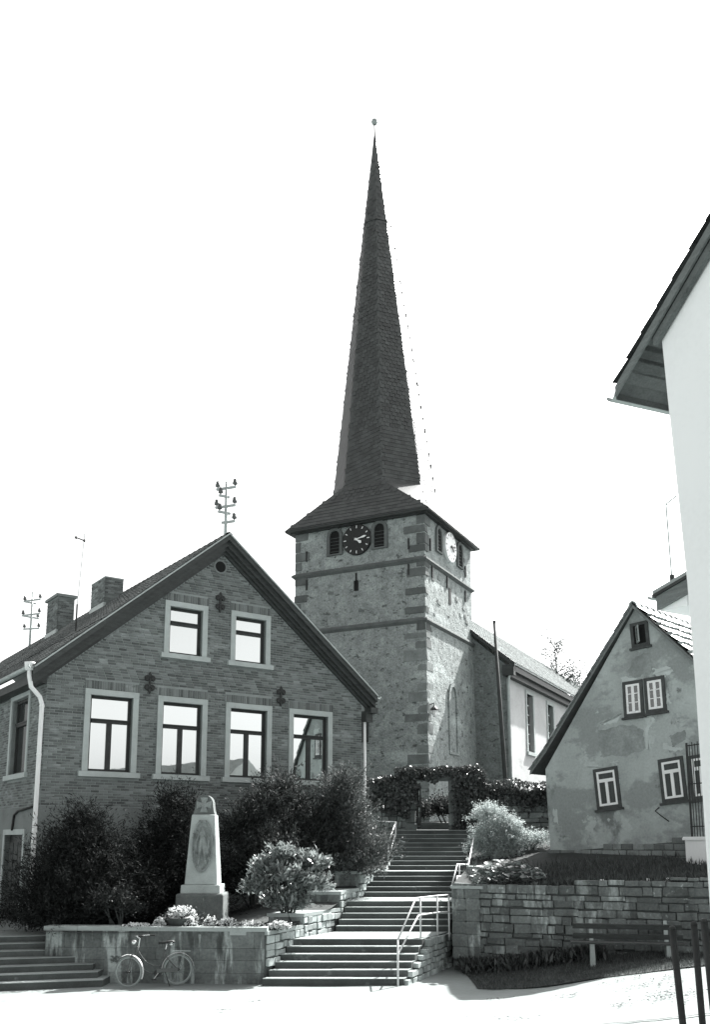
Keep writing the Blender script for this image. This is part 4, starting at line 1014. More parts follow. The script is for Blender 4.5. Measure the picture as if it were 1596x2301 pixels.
for (a, za), (b_, zb) in zip(CRK, CRK[1:]):
    MB(KM).prism([(a, za - .13), (b_, zb - .13), (b_, zb - .03), (a, za - .03)], -.165, -.141).build('verge_board', 'board_grey', croof)
# low white parapet with iron railing at the cottage's right-hand end
P0 = at_d(1541, 1908, 25.9); P1 = at_d(1640, 1900, 24.3)
pa_ = thing('parapet_wall', (P0.x + .5, P0.y, 2.4), 'low white parapet with rounded top at the cottage foot', 'wall')
d = P1 - P0; d.z = 0; PM = frame((P0.x, P0.y), math.degrees(math.atan2(d.x, d.y)))
zt = at_d(1545, 1887, 25.9).z
MB(PM).box(0, 2.6, 0, .3, 2.2, zt).build('wall_body', 'wall_white', pa_)
MB(PM).prism([(-.05, zt), (2.6, zt), (2.6, zt + .06), (2.55, zt + .09), (0, zt + .09), (-.05, zt + .05)], -.05, .35).build('coping', 'wall_white', pa_)
fe = thing('iron_trellis', (P0.x + .3, P0.y, zt + .1), 'tall rusty iron bar railing standing on the white parapet', 'railing')
for k in range(9):
    x_ = .12 + k * .11; MB(PM).tube([(x_, .15, zt + .05), (x_, .15, zt + 2.65 - .05 * (k % 2))], .012 if k else .03, 6).build('bar', 'iron', fe)
for zz in (.35, 1.5, 2.55): MB(PM).box(.08, 1.05, .14, .16, zt + zz, zt + zz + .03).build('cross_bar', 'iron', fe)

# ------------------------------------------------------------------ near white house at the right
WA = -23.0                                            # gable plane recedes towards azimuth -23
Wc = at_d(1500, 885, 10.0); WM_ = frame((Wc.x, Wc.y), WA + 180)       # x runs from the far corner towards the camera, inside is local +y
wh = thing('white_house', (Wc.x + .5, Wc.y - 2, .9), 'tall whitewashed house gable with tiled verge and boarded eaves', 'house')
WD = 5.0
def wp(x, y): return loc_hit(WM_, x, y)
c_top = wp(1488, 765); c_mid = wp(1500, 885); c_low = wp(1545, 1310); c_bot = wp(1583, 1790)
v0 = wp(1401, 866); v1 = wp(1596, 532); sl_ = (v1[1] - v0[1]) / (v1[0] - v0[0]); apx = 5.2
def vz(s): return v0[1] + sl_ * (s - v0[0])
zb0 = .4; sb0 = c_bot[0] + (c_bot[0] - c_low[0]) * (c_bot[1] - zb0) / (c_low[1] - c_bot[1])
poly = [(sb0, zb0), (2 * apx - .5, zb0), (2 * apx - .5, vz(.8) - .2), (apx, vz(apx) - .2), (c_top[0], c_top[1]), (c_mid[0], c_mid[1]), c_low, c_bot]
MB(WM_).prism(poly, 0, .35).build('gable_wall', 'wall_white', wh)
MB(WM_).prism([(sb0, zb0), (sb0 + .3, zb0), (c_mid[0] + .3, c_mid[1]), (c_mid[0], c_mid[1]), c_low, c_bot], .351, WD).build('side_wall', 'wall_white', wh)
def sprism(o0, o1, y0, y1, name, m, par, s0=None, s1=None):
    a = v0[0] if s0 is None else s0; b_ = apx if s1 is None else s1
    return MB(WM_).prism([(a, vz(a) - o1), (b_, vz(b_) - o1), (b_, vz(b_) - o0), (a, vz(a) - o0)], y0, y1).build(name, m, par)
wroof = sprism(.03, .09, -.1, WD, 'roof', 'tile', wh)
mat('soffit_board', .1, .3, 3, 40, .85, .2, .005, rnd=.3)
sprism(.045, .17, -.13, -.101, 'barge_board', 'board_grey', wroof); sprism(.17, .27, -.085, -.02, 'barge_board', 'soffit_board', wroof, c_top[0] - .05)
# soffit boards run along the eaves
for k in range(6):
    f0, f1 = k / 6, (k + 1) / 6; s0 = v0[0] + (c_mid[0] - v0[0]) * f0; s1 = v0[0] + (c_mid[0] + .1 - v0[0]) * f1 - .012
    MB(WM_).prism([(s0, vz(s0) - .13), (s1, vz(s1) - .13), (s1, vz(s1) - .09), (s0, vz(s0) - .09)], -.08, WD).build('soffit_board', 'soffit_board', wroof)
MB(WM_).box(v0[0] - .02, v0[0] + .0, -.1, WD, v0[1] - .2, v0[1] - .02).build('fascia', 'soffit_board', wroof)
gutter(WM_, v0[0] - .1, v0[1] - .1, -.12, WD, wroof, .085)
up = Vector((1, 0, sl_)).normalized(); ax = Vector((0, -1, 0)); nn = ax.cross(up); 
WS = WM_ @ Matrix(((ax.x, up.x, nn.x, v0[0]), (ax.y, up.y, nn.y, WD), (ax.z, up.z, nn.z, v0[1] - .03), (0, 0, 0, 1)))
tile_slope(WS, WD + .15, 7.5, tile_mesh('roof_tile', 'tile', .3, .42, .03), wroof, 'tile', .28, .335, nobj=60, order=lambda c: -c[0])
# the next white house behind it: only its eave corner shows
W2 = at_d(1549, 1361, 13.0); WN = frame((W2.x, W2.y), WA + 180 - 8)
w2 = thing('white_neighbour_house', (W2.x + 1, W2.y, .9), 'white house eave corner with dark verge behind the tall white gable', 'house')
e0 = loc_hit(WN, 1488, 1332); e1 = loc_hit(WN, 1545, 1299); sl2 = (e1[1] - e0[1]) / (e1[0] - e0[0])
def vz2(s): return e0[1] + sl2 * (s - e0[0])
MB(WN).prism([(.02, .4), (5, .4), (5, vz2(1.6) - .1), (3.3, vz2(3.3) - .1), (.02, vz2(.02) - .1)], 0, .3).build('gable_wall', 'wall_white', w2)
MB(WN).box(.02, .3, .301, 2.4, .4, vz2(.02) - .1).build('side_wall', 'wall_white', w2)
def sp2(o0, o1, y0, y1, name, m, a=e0[0], b_=3.3): return MB(WN).prism([(a, vz2(a) - o1), (b_, vz2(b_) - o1), (b_, vz2(b_) - o0), (a, vz2(a) - o0)], y0, y1).build(name, m, w2)
sp2(0, .06, -.2, 2.5, 'roof', 'tile_cottage'); sp2(.061, .1, -.22, -.1, 'verge_board', 'dark_wood'); sp2(.101, .3, -.18, -.12, 'barge_board', 'board_grey', e0[0] + .04)
MB(WN).prism([(e0[0] + .04, e0[1] - .3), (.05, e0[1] - .32), (.05, vz2(.05) - .1), (e0[0] + .04, e0[1] - .1)], -.1, 2.4).build('eave_box', 'wall_white', w2)
gutter(WN, e0[0] - .05, e0[1] - .06, -.2, 2.5, w2, .06)
ab = at_d(1512, 1314, 13.2); at_ = at_d(1497, 1133, 13.2)
t = thing('bent_aerial', (ab.x, ab.y, ab.z - .15), 'bent rooftop aerial rod above the white eave corner at the right', 'aerial')
MB().tube([ab - Vector((0, 0, .2)), at_], .012, 6).build('rod', 'zinc', t)
MB().tube([at_, at_d(1521, 1114, 13.0)], .013, 6).tube([at_, at_d(1524, 1138, 13.2)], .008, 6).build('crosspiece', 'zinc', t)
MB().tube([ab - Vector((0, 0, .2)), ab + Vector((0, 0, .15))], .035, 6).build('base_clamp', 'iron', t)

# ------------------------------------------------------------------ left-hand stairs up to the brick house
ls = thing('garden_stairs', (-8, 22, 0), 'broad stone steps left of the garden wall leading to the brick house', 'staircase')
for k in range(7):
    y0 = 21.55 + .27 * k; z1 = .14 * (k + 1); xr = -5.75 - .19 * k
    # the nosings run slightly away from the camera towards the right
    def rg(zz, e=0.0): return [(-14, y0 - 1.6 - e, zz), (xr, y0 + .62 - e, zz), (xr, 24.6, zz), (-14, 24.6, zz)]
    b = MB(); b.hexa(rg(z1 - .16 if k else -.2), rg(z1 - .016)); b.build('riser', 'step_stone_shaded', ls)
    b = MB(); b.hexa(rg(z1 - .016, .008), rg(z1, .005)); b.build('tread' if k < 6 else 'landing_slab', 'tread_slab_sunlit', ls)
b = MB(); b.hexa([(-14, 24.6, .5), (-7.0, 24.6, .5), (-7.0, 31, .5), (-20, 31, .5)], [(-14, 24.6, .97), (-7.0, 24.6, .97), (-7.0, 31, .97), (-20, 31, .97)]); struct(b.build('house_path', 'ground'))
# ------------------------------------------------------------------ churchyard wall, gateway and iron gate
cyw = thing('churchyard_wall', (2.7, 34.4, 3.5), 'stone churchyard wall with gateway opening at the head of the stairs', 'wall')
YW = 34.35; GX0, GX1 = 2.22, 3.45
MB().box(.2, GX0 - .3, YW + .08, YW + .5, 2.6, 5.2).box(GX1 + .3, 9.4, YW + .08, YW + .5, 2.2, 5.05).build('wall_core', 'joint', cyw)
courses(frame((.2, YW), 90), GX0 - .5, 2.9, 5.2, (.16, .26), (.28, .6), 'rubble', cyw, .16, .02, .03)
courses(frame((GX1 + .3, YW), 90), 5.6, 2.6, 5.05, (.16, .26), (.28, .6), 'rubble', cyw, .16, .02, .03)
for x0, x1 in ((GX0 - .42, GX0), (GX1, GX1 + .4)):
    z_ = 3.4
    while z_ < 5.4:
        h = U(.35, .5); piece('gate_post_stone', random.choice(STV['quoin']), TRS(((x0 + x1) / 2, YW + .22, z_ + h / 2), (x1 - x0, .6, h - .01)), cyw); z_ += h
MB().box(GX0 - .42, GX1 + .4, YW + .05, YW + .45, 5.42, 5.62).build('lintel', 'quoin', cyw)
gt = thing('iron_gate', (GX0 + .05, YW + .1, 3.62), 'open wrought iron gate leaf in the ivy gateway', 'gate')
for k in range(7): MB().tube([(GX0 + .06 + .012 * k, YW + .1 - .12 * k, 3.68), (GX0 + .06 + .012 * k, YW + .1 - .12 * k, 5.2 + .1 * (k % 2))], .018, 6).build('bar', 'iron', gt)
for zz in (3.75, 4.5, 5.1): MB().box(GX0 + .03, GX0 + .16, YW - .66, YW + .12, zz, zz + .04).build('cross_bar', 'iron', gt)
for k in range(6):
    zc = 3.95 + .2 * k; MB().tube([(GX0 + .1, YW - .1 - .12 * (k % 3) + .07 * math.cos(a), zc + .09 * math.sin(a)) for a in np.linspace(0, 5.2, 12)], .014, 5).build('scroll', 'zinc', gt)

# ------------------------------------------------------------------ foliage
def ivy(name, label, n, fn, ln=(.06, .13), m='ivy_leaf', strands=(), group=None):
    """fn(k) -> (point, outward normal)"""
    P, Nn = [], []
    for k in range(n):
        p, q = fn(k); P.append(p); Nn.append(q)
    P = np.array(P); Nn = np.array(Nn); n = len(P)
    nr = Nn + RNG.normal(0, .55, (n, 3)); D = RNG.normal(0, .6, (n, 3)) + np.array([0, 0, -.7])
    l = RNG.uniform(*ln, n); V = leaf_quads(P, D, nr, l, l * RNG.uniform(.7, 1.0, n))
    t = thing(name, tuple(P[np.argmin(P[:, 2])]), label, 'ivy', group); np_mesh('foliage', V, 4, m, t)
    b = MB()
    for pts in strands: b.tube(pts, .014, 5)
    if strands: b.build('stem', 'bark', t)
    return t
def nzv(x, y, s=1.0): return noise.noise(Vector((x * s, y * s, 5.5)))
def strand(x0, z0, x1, z1, y):
    return [(x0 + (x1 - x0) * t / 5 + .08 * nzv(t, x0, 1.3), y - .05 * math.sin(t), z0 + (z1 - z0) * t / 5) for t in range(6)]
def f_left(k):
    x = U(.25, 2.0)
    if random.random() < .3: return (x, YW + U(-.35, .45), 5.3 + .22 * nzv(x, 0, 1.7) + U(-.06, .28)), (0, -.2, 1)
    zlo = 4.35 + .25 * nzv(x, 3, 1.2) - .35 * ss(1.2, 2.0, x); z = U(zlo, 5.4)
    return (x, YW - U(.02, .38) * (1 - .4 * abs(z - 4.9)), z), (0, -1, .3)
ivy('ivy_mass', 'dark ivy draped over the churchyard wall between brick house and gateway', 5200, f_left, strands=[strand(.6 + .3 * i, 3.4, .7 + .33 * i, 5.1, YW - .1) for i in range(4)])
def f_arch(k):
    r = random.random(); yy = U(-.3, .5)
    if r < .42:   # lintel
        x = U(GX0 - .75, GX1 + .9); top_ = 5.92 + .1 * nzv(x, 1, 2.2); bot = 5.38 - .1 * nzv(x, 5, 3) - .18 * ss(.25, 0, abs(x - 2.95))
        bot += .08; z = bot + (top_ - bot) * random.random() ** .7
        return (x, YW + yy, z), (0, -.8, .7 if z > 5.7 else -.1)
    if r < .7: x = U(GX1 + .12, GX1 + 1.0) + .1 * nzv(k * .1, 2); return (x, YW + U(-.45, .1), U(3.65, 5.6)), (-.2, -1, .2)
    if r < .85: x = U(GX0 - .7, GX0 + .03); return (x, YW + U(-.35, .1), U(4.6, 5.7) - .3 * (x < GX0 - .4)), (.2, -1, .2)
    x = U(GX1 + .75, GX1 + 1.35); return (x, YW + U(-.3, .4), U(4.9, 6.05 - abs(x - GX1 - 1.05) * 1.1)), (0, -.7, .6)
ivy('ivy_arch', 'bushy ivy arching over the gateway at the top of the stairs', 9500, f_arch, strands=[strand(GX1 + .2 + .12 * i, 3.6, GX1 + .15 + .2 * i, 5.5, YW - .4) for i in range(6)])
def f_right(k):
    x = U(GX1 + .8, 9.3)
    if random.random() < .45: return (x, YW + U(-.4, .45), 5.1 + .2 * nzv(x, 0, 1.5) + U(-.08, .34)), (0, -.3, 1)
    z = 5.2 - abs(random.gauss(0, .33)) - .3 * max(0, nzv(x, 8, 1.6)); return (x, YW - U(.02, .32), z), (0, -1, .4)
ivy('ivy_fringe', 'ivy fringe sunlit along the wall top between gateway and cottage', 5200, f_right, strands=[strand(GX1 + 1.2 + .6 * i, 4.6, GX1 + 1.0 + .7 * i, 5.3, YW - .12) for i in range(6)])

def shrub(name, label, blobs, nclump, per, ln, asp, m, cat='shrub', spread=.2, up=.2, stems=5, group=None, stick=0.0, base=None, surf=.35, branchy=True):
    """blobs: (cx,cy,cz,rx,ry,rz); leaves gathered in clumps, denser towards the outside"""
    vol = np.array([b_[3] * b_[4] * b_[5] for b_ in blobs]) ** .8; vol /= vol.sum()
    idx = RNG.choice(len(blobs), nclump, p=vol); B = np.array(blobs)[idx]
    d = RNG.normal(0, 1, (nclump, 3)); d /= np.linalg.norm(d, axis=1, keepdims=True)
    d[:, 2] = np.where(d[:, 2] < -.35, -d[:, 2] * .6, d[:, 2])
    rad = RNG.uniform(0, 1, nclump) ** surf * (1 + .16 * RNG.normal(0, 1, nclump))
    C = B[:, :3] + d * B[:, 3:] * rad[:, None]
    dirs = d + RNG.normal(0, .35, (nclump, 3)) + np.array([0, 0, up]); dirs /= np.linalg.norm(dirs, axis=1, keepdims=True)
    n = nclump * per; ci = np.repeat(np.arange(nclump), per)
    t = RNG.uniform(-1, 1, n)
    P = C[ci] + dirs[ci] * (t * spread * (1 + stick))[:, None] + RNG.normal(0, spread * .45, (n, 3)) * (1 - stick * .6)
    D = dirs[ci] + RNG.normal(0, .55, (n, 3)); Nn = d[ci] * .6 + RNG.normal(0, .6, (n, 3)) + np.array([0, 0, .35])
    l = RNG.uniform(ln[0], ln[1], n); V = leaf_quads(P, D, Nn, l, l * asp)
    bs = base if base else (float(np.mean(B[:, 0])), float(np.mean(B[:, 1])), float(min(b_[2] - b_[5] for b_ in blobs)))
    t_ = thing(name, bs, label, cat, group); np_mesh('foliage', V, 4, m, t_)
    for k in range(stems):
        c = C[RNG.integers(0, nclump)]; b0 = Vector(bs) + Vector((U(-.15, .15), U(-.12, .12), -.08)); e = Vector(c)
        mid = b0.lerp(e, .5) + Vector((U(-.1, .1), U(-.1, .1), .12)); MB().tube([b0, mid, e], [.035, .022, .008], 6).build('stem', 'bark', t_, True)
    return t_
# dark conifers in the memorial garden
def conifer(name, label, cx_, cy_, z0, zt, r, lean, n):
    bl = []; H = zt - z0
    for k in range(7):
        f = k / 6; rr = r * (1 - f) ** .75 * (1.0 if k else .9) + .12
        for j in range(4 if k < 6 else 1):
            a = j * 1.57 + k * .8; off = rr * .55 * (k < 6)
            bl.append((cx_ + lean * f + off * math.cos(a), cy_ + off * .7 * math.sin(a), z0 + H * (.12 + .84 * f), rr * .6, rr * .5, H * .11))
    return shrub(name, label, bl, n, 36, (.06, .16), .17, 'conifer', 'conifer', .29, .3, 4, base=(cx_, cy_, z0), stick=.8, surf=.45)
conifer('yew_shrub', 'broad dark conifer shrub beside the left-hand garden steps', -7.15, 24.5, 1.0, 4.3, 1.95, .1, 1900)
conifer('yew_shrub', 'dark conifer shrub close behind the war memorial', -5.15, 26.3, 1.0, 4.85, 1.75, .25, 1900)
shrub('yew_shrub', 'low dark spreading conifer between the two taller conifers', [(-6.1, 25.1, 1.9, .9, .7, .8), (-5.6, 24.7, 1.6, .8, .5, .6), (-6.7, 24.3, 1.5, .9, .5, .5)], 900, 34, (.06, .15), .17, 'conifer', 'conifer', .22, .3, 3, base=(-6.1, 25, 1.05), stick=.7)
shrub('low_shrub', 'small thin deciduous shrub just behind the garden wall coping', [(-5.9, 23.55, 1.75, .55, .3, .35), (-5.5, 23.5, 1.6, .4, .25, .25)], 110, 22, (.05, .1), .45, 'shrub_dark', spread=.12, base=(-5.75, 23.5, 1.12), stems=6)
shrub('rhododendron', 'sunlit glossy rhododendron bush right of the war memorial', [(-2.25, 24.4, 2.55, .4, .4, .25), (-1.8, 24.4, 2.95, .35, .35, .2), (-1.1, 24.6, 2.65, .4, .4, .22), (-1.55, 24.2, 2.35, .55, .4, .25), (-2.5, 24.4, 2.1, .35, .35, .25), (-1.0, 24.5, 2.15, .4, .35, .25), (-1.75, 24.4, 1.75, .55, .4, .35), (-1.5, 24.7, 2.75, .4, .35, .2)],
      330, 20, (.1, .2), .36, 'rhododendron_leaf', spread=.13, up=.6, base=(-1.7, 24.5, 1.2), stems=12, surf=.3)
def juniper(label, cx_, cy_, z0, zt, r, m='shrub_dark', n=520):
    H = zt - z0; bl = [(cx_ + U(-.35, .35) * r, cy_ + U(-.3, .3) * r, z0 + H * f, r * (1.05 - .6 * f), r * (.8 - .45 * f), H * .2) for f in (.2, .35, .5, .65, .8, .9)]
    return shrub('juniper', label, bl, n, 28, (.06, .15), .28, m, 'shrub', .2, .7, 5, base=(cx_, cy_, z0), stick=.7)
juniper('feathery shrub rising directly right of the memorial shaft', -2.95, 27.1, 1.4, 4.5, 1.2, n=850)
juniper('dark juniper under the third front window of the brick house', -1.75, 28.0, 1.6, 4.95, 1.45, n=950)
juniper('bushy juniper against the brick house below its last front window', -.35, 28.7, 1.8, 5.2, 1.4, 'shrub_mid', 900)
shrub('juniper', 'leafy shrub overhanging the upper left handrail of the stairs', [(.0, 30.0, 3.3, .75, .6, .6), (.25, 29.9, 2.8, .55, .5, .42), (-.2, 30.3, 3.8, .6, .5, .45)], 420, 28, (.05, .12), .35, 'shrub_mid', 'shrub', .16, .5, 5, base=(-.1, 30.0, 2.2), stick=.5)
# right of the stairs
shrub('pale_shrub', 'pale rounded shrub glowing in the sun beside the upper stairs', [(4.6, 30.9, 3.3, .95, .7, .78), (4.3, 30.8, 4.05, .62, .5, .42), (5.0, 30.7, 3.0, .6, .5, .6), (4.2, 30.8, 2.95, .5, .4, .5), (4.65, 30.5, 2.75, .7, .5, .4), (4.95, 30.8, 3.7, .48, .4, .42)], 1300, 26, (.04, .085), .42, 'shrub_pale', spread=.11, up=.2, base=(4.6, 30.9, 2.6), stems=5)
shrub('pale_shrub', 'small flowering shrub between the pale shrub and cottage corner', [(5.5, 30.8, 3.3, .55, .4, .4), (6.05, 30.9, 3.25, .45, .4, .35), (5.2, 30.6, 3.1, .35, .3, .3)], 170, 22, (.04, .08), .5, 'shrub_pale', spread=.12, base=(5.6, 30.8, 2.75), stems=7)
shrub('round_bush', 'dark clipped bush behind the gateway on the tower side', [(2.45, 38.5, 4.42, .62, .6, .55)], 240, 22, (.07, .13), .5, 'shrub_dark', spread=.16, base=(2.45, 38.5, 4.0), stems=2)
shrub('round_bush', 'second dark clipped bush seen through the gateway beside the tower corner', [(3.7, 39.5, 4.5, .75, .7, .55)], 260, 22, (.07, .13), .5, 'shrub_dark', spread=.16, base=(3.75, 39.5, 4.05), stems=2)
# broad-leaved plant on the wall head
hb = Vector((3.95, 24.75, 2.05)); hp = thing('broad_leaf_plant', hb, 'large leaved bergenia plant spilling over the wall beside the stairs', 'plant')
lf = MB()
vs_ = []
for i in range(7):
    f = i / 6; w_ = .5 * math.sin(math.pi * min(1, f * .9 + .1)) ** .7
    for j in (-1, -.5, 0, .5, 1): vs_.append((j * w_, f, .12 * abs(j) - .25 * f * f + .05 * math.sin(f * 9 + j * 2)))
lf.add(vs_, [(i * 5 + j, i * 5 + j + 1, (i + 1) * 5 + j + 1, (i + 1) * 5 + j) for i in range(6) for j in range(4)]); lfm = lf.mesh('leaf', 'big_leaf', True)
for k in range(170):
    x = U(-.85, .8); R = Matrix.Rotation(U(0, 6.28), 3, 'Z') @ Matrix.Rotation(U(-.4, .8), 3, 'X'); s = U(.13, .23)
    piece('leaf', lfm, TRS(hb + Vector((x, U(-.45, .35) - x * .42, U(.1, .72) * (1 - .4 * abs(x)))), (s, s, s), R), hp)
# low dark planting along the bank and by the foot of the wall
def tufts(name, label, n, fn, ln, m, kind='stuff', asp=.12):
    P = np.array([fn() for _ in range(n)]); D = RNG.normal(0, .35, (n, 3)) + np.array([0, 0, 1.0]); Nn = RNG.normal(0, 1, (n, 3)); Nn[:, 2] *= .3
    l = RNG.uniform(*ln, n); P = P + D / np.linalg.norm(D, axis=1, keepdims=True) * (l * .35)[:, None]
    o = np_mesh(name, leaf_quads(P, D, Nn, l, l * asp), 4, m, None, kind); tag(o, label, 'grass'); return o
def f_bank():
    x = U(3.2, 10.5); y = wline(x) + .12 + abs(random.gauss(0, 1.6)); return (x, y, bank_z(x, y))
tufts('bank_grass', 'dark grass on the shaded bank above the retaining wall', 14000, f_bank, (.1, .3), 'grass_blade')
GE = [(1058, 2187), (1074, 2222), (1150, 2222), (1235, 2216), (1338, 2199), (1440, 2188), (1515, 2178), (1620, 2168)]
def gz_at(px_, py_):
    z_ = .3
    for _ in range(8): p = at_z(px_, py_, z_); z_ = g(p.x, p.y)
    return p
ED = [gz_at(*q) for q in GE[1:]]
def vy(x):
    if x <= ED[0].x: return ED[0].y
    for a, b_ in zip(ED, ED[1:]):
        if x <= b_.x: return a.y + (b_.y - a.y) * (x - a.x) / (b_.x - a.x)
    return ED[-1].y
def verge_k(x, y, lo, hi):
    v = (y - 20) / 5; y0 = vy(x); y1 = wline(max(2.53, x)) + .1; return x, y0 + (y1 - y0) * v
field('grass_verge_and_shade', 'turf', ED[0].x, 9.4, 20, 25, lambda x, y: g(x, y) + .02, .3, verge_k)  # real grass, but its dark outline is cut to the cast shadow's edge
def f_verge():
    x = U(ED[0].x, 9.3); y0 = vy(x); y1 = wline(x); y = y0 - .12 + (y1 - y0) * random.random() ** 1.1 + .12 * nzv(x, 0, 3); return (x, y, g(x, y) + .02)
tufts('verge_grass', 'short grass on the ground before the retaining wall', 16000, f_verge, (.05, .12), 'grass_blade')
def f_weeds():
    x = 2.7 + 3.2 * random.random() ** 1.4; y = wline(x) - .1 - abs(random.gauss(0, .3)); return (x, y, g(x, y) + U(0, .22))
tufts('wall_weeds', 'dark weeds growing along the foot of the retaining wall', 3800, f_weeds, (.1, .28), 'ivy_leaf', asp=.3)
lit = []
for k in range(16):
    px_, py_ = (U(1380, 1570), U(2185, 2262)) if k < 11 else (U(500, 1300), U(2240, 2295)); c_ = gz_at(px_, py_); r_ = U(.05, .3)
    for _ in range(int(90 * r_) + 6): lit.append((c_.x + random.gauss(0, r_), c_.y + random.gauss(0, r_ * .7)))
lit = np.array([(x_, y_, g(x_, y_) + .035) for x_, y_ in lit]); m_ = len(lit); l_ = RNG.uniform(.03, .08, m_)
o = np_mesh('leaf_litter', leaf_quads(lit, RNG.normal(0, 1, (m_, 3)) * np.array([1, 1, .1]), RNG.normal(0, .2, (m_, 3)) + np.array([0, 0, 1]), l_, l_ * .6), 4, 'soil', None, 'stuff'); tag(o, 'scattered dark leaf litter on the pale paving', 'leaf litter')
# flowers on the coping
def flowers(name, label, c, r, h, n, cat='flowers', group=None, petal=.055):
    t = thing(name, c, label, cat, group)
    P = RNG.normal(0, 1, (n, 3)); P /= np.linalg.norm(P, axis=1, keepdims=True); P[:, 2] = np.abs(P[:, 2])
    P = np.array(c) + P * np.array([r, r * .65, h]) * RNG.uniform(.75, 1.05, (n, 1)); k = n * 5
    ci = np.repeat(np.arange(n), 5); l = RNG.uniform(.7, 1.2, k) * petal
    np_mesh('blossom', leaf_quads(P[ci] + RNG.normal(0, petal * .35, (k, 3)), RNG.normal(0, 1, (k, 3)), RNG.normal(0, .6, (k, 3)) + np.array([0, -.4, .8]), l, l * .8), 4, 'petal', t)
    m = n * 5; Q_ = np.array(c) + RNG.normal(0, .45, (m, 3)) * np.array([r, r * .6, h * .6]) + np.array([0, 0, h * .25]); l = RNG.uniform(.04, .09, m)
    np_mesh('foliage', leaf_quads(Q_, RNG.normal(0, 1, (m, 3)), RNG.normal(0, 1, (m, 3)), l, l * .45), 4, 'shrub_mid', t); return t
bc = at_z(414, 2082, 1.25); bc.y = 23.25; bc.x = (414 - 798) / 2133 * 23.25 * 1.0
bowl = thing('flower_bowl', (bc.x, bc.y, 1.15), 'low dark clay bowl on the ground before the memorial', 'planter')
MB().lathe([(.2, 0), (.28, .06), (.36, .18), (.4, .28), (.41, .3), (.38, .3), (.33, .18), (.0, .12)], (bc.x, bc.y, 1.13), 24).build('bowl', 'clay_bowl', bowl, True)
MB().lathe([(.36, .2), (.3, .26), (.0, .28)], (bc.x, bc.y, 1.13), 20).build('soil', 'soil', bowl)
flowers('flower_clump', 'white flowers filling the clay bowl', (bc.x - .02, bc.y, 1.38), .4, .3, 260)
for i, (px_, rr, hh, lab) in enumerate([(365, .12, .14, 'small white flower tuft left of the clay bowl'), (432, .17, .15, 'white flower tuft right under the clay bowl rim'), (478, .15, .15, 'white flower tuft in front of the memorial base'), (516, .2, .13, 'white flower tuft by the right corner of the memorial base'),
                              (570, .25, .08, 'low white flowers below the rhododendron'), (630, .25, .08, 'low white flowers at the stair end of the garden coping'), (315, .3, .05, 'flat white flowers on the coping left of the bowl')]):
    d_ = 22.98 if i else 23.0; x = (px_ - 798) / 2133 * d_; flowers('flower_clump', lab, (x, d_ + .02, 1.22), rr * 1.15, hh * 1.5, int(45 + rr * 320))

# ------------------------------------------------------------------ war memorial
MX, MY = (459.5 - 798) / 2133 * 24.7, 24.7
mem = thing('war_memorial', (MX, MY, 1.1), 'tapering stone war memorial pillar with oval relief and cross on top', 'memorial')
MMx = Matrix.Translation((MX, MY, 0))
def taper(x0, x1, z0, z1, dep0, dep1, name, m, bev=.03):
    b = bmesh.new(); vs_ = [b.verts.new(p) for p in [(-x0, -dep0, z0), (x0, -dep0, z0), (x0, dep0, z0), (-x0, dep0, z0), (-x1, -dep1, z1), (x1, -dep1, z1), (x1, dep1, z1), (-x1, dep1, z1)]]
    for f in [(0, 3, 2, 1), (4, 5, 6, 7), (0, 1, 5, 4), (1, 2, 6, 5), (2, 3, 7, 6), (3, 0, 4, 7)]: b.faces.new([vs_[i] for i in f])
    bmesh.ops.bevel(b, geom=list(b.edges), offset=bev, segments=3, affect='EDGES', profile=.5)
    for q in b.verts: q.co += Vector((MX, MY, 0))
    me = bpy.data.meshes.new(name); b.to_mesh(me); b.free(); me.materials.append(MATS[m]); o = bpy.data.objects.new(name, me); COL.objects.link(o); attach(o, mem); return o
zb = lambda y: at_d(460, y, 24.2).z
taper(.61, .6, 1.0, zb(2007), .6, .58, 'base_block', 'memorial_base', .06)
taper(.5, .49, zb(2007) - .01, zb(1988), .48, .47, 'plinth', 'memorial_stone', .015)
shaft = taper(.42, .3, zb(1988) - .01, zb(1829), .4, .3, 'shaft', 'memorial_stone', .03)
# cross stone on top
z0, z1 = zb(1831), zb(1784); pts = [(-.29, z0), (.29, z0), (.25, z0 + .12), (.225, z0 + .3)] + [(.225 * math.cos(a), z1 - .23 + .23 * math.sin(a)) for a in np.linspace(.15, math.pi - .15, 12)] + [(-.225, z0 + .3), (-.25, z0 + .12)]
top_ = MB(MMx).prism(pts, -.2, .2).build('cross_stone', 'memorial_base', mem)
cz_ = z1 - .26; cp = []
for k in range(4):
    a = k * math.pi / 2
    for (x_, y_) in ((.035, .035), (.105, .2), (-.105, .2)): pass
    ca, sa_ = math.cos(a), math.sin(a)
    MB(MMx).prism([(x_ * ca - y_ * sa_, cz_ + x_ * sa_ + y_ * ca) for (x_, y_) in ((-.03, .0), (.03, .0), (.1, .19), (-.1, .19))], -.235 - .001 * k, -.19).build('cross_arm', 'memorial_relief', top_)
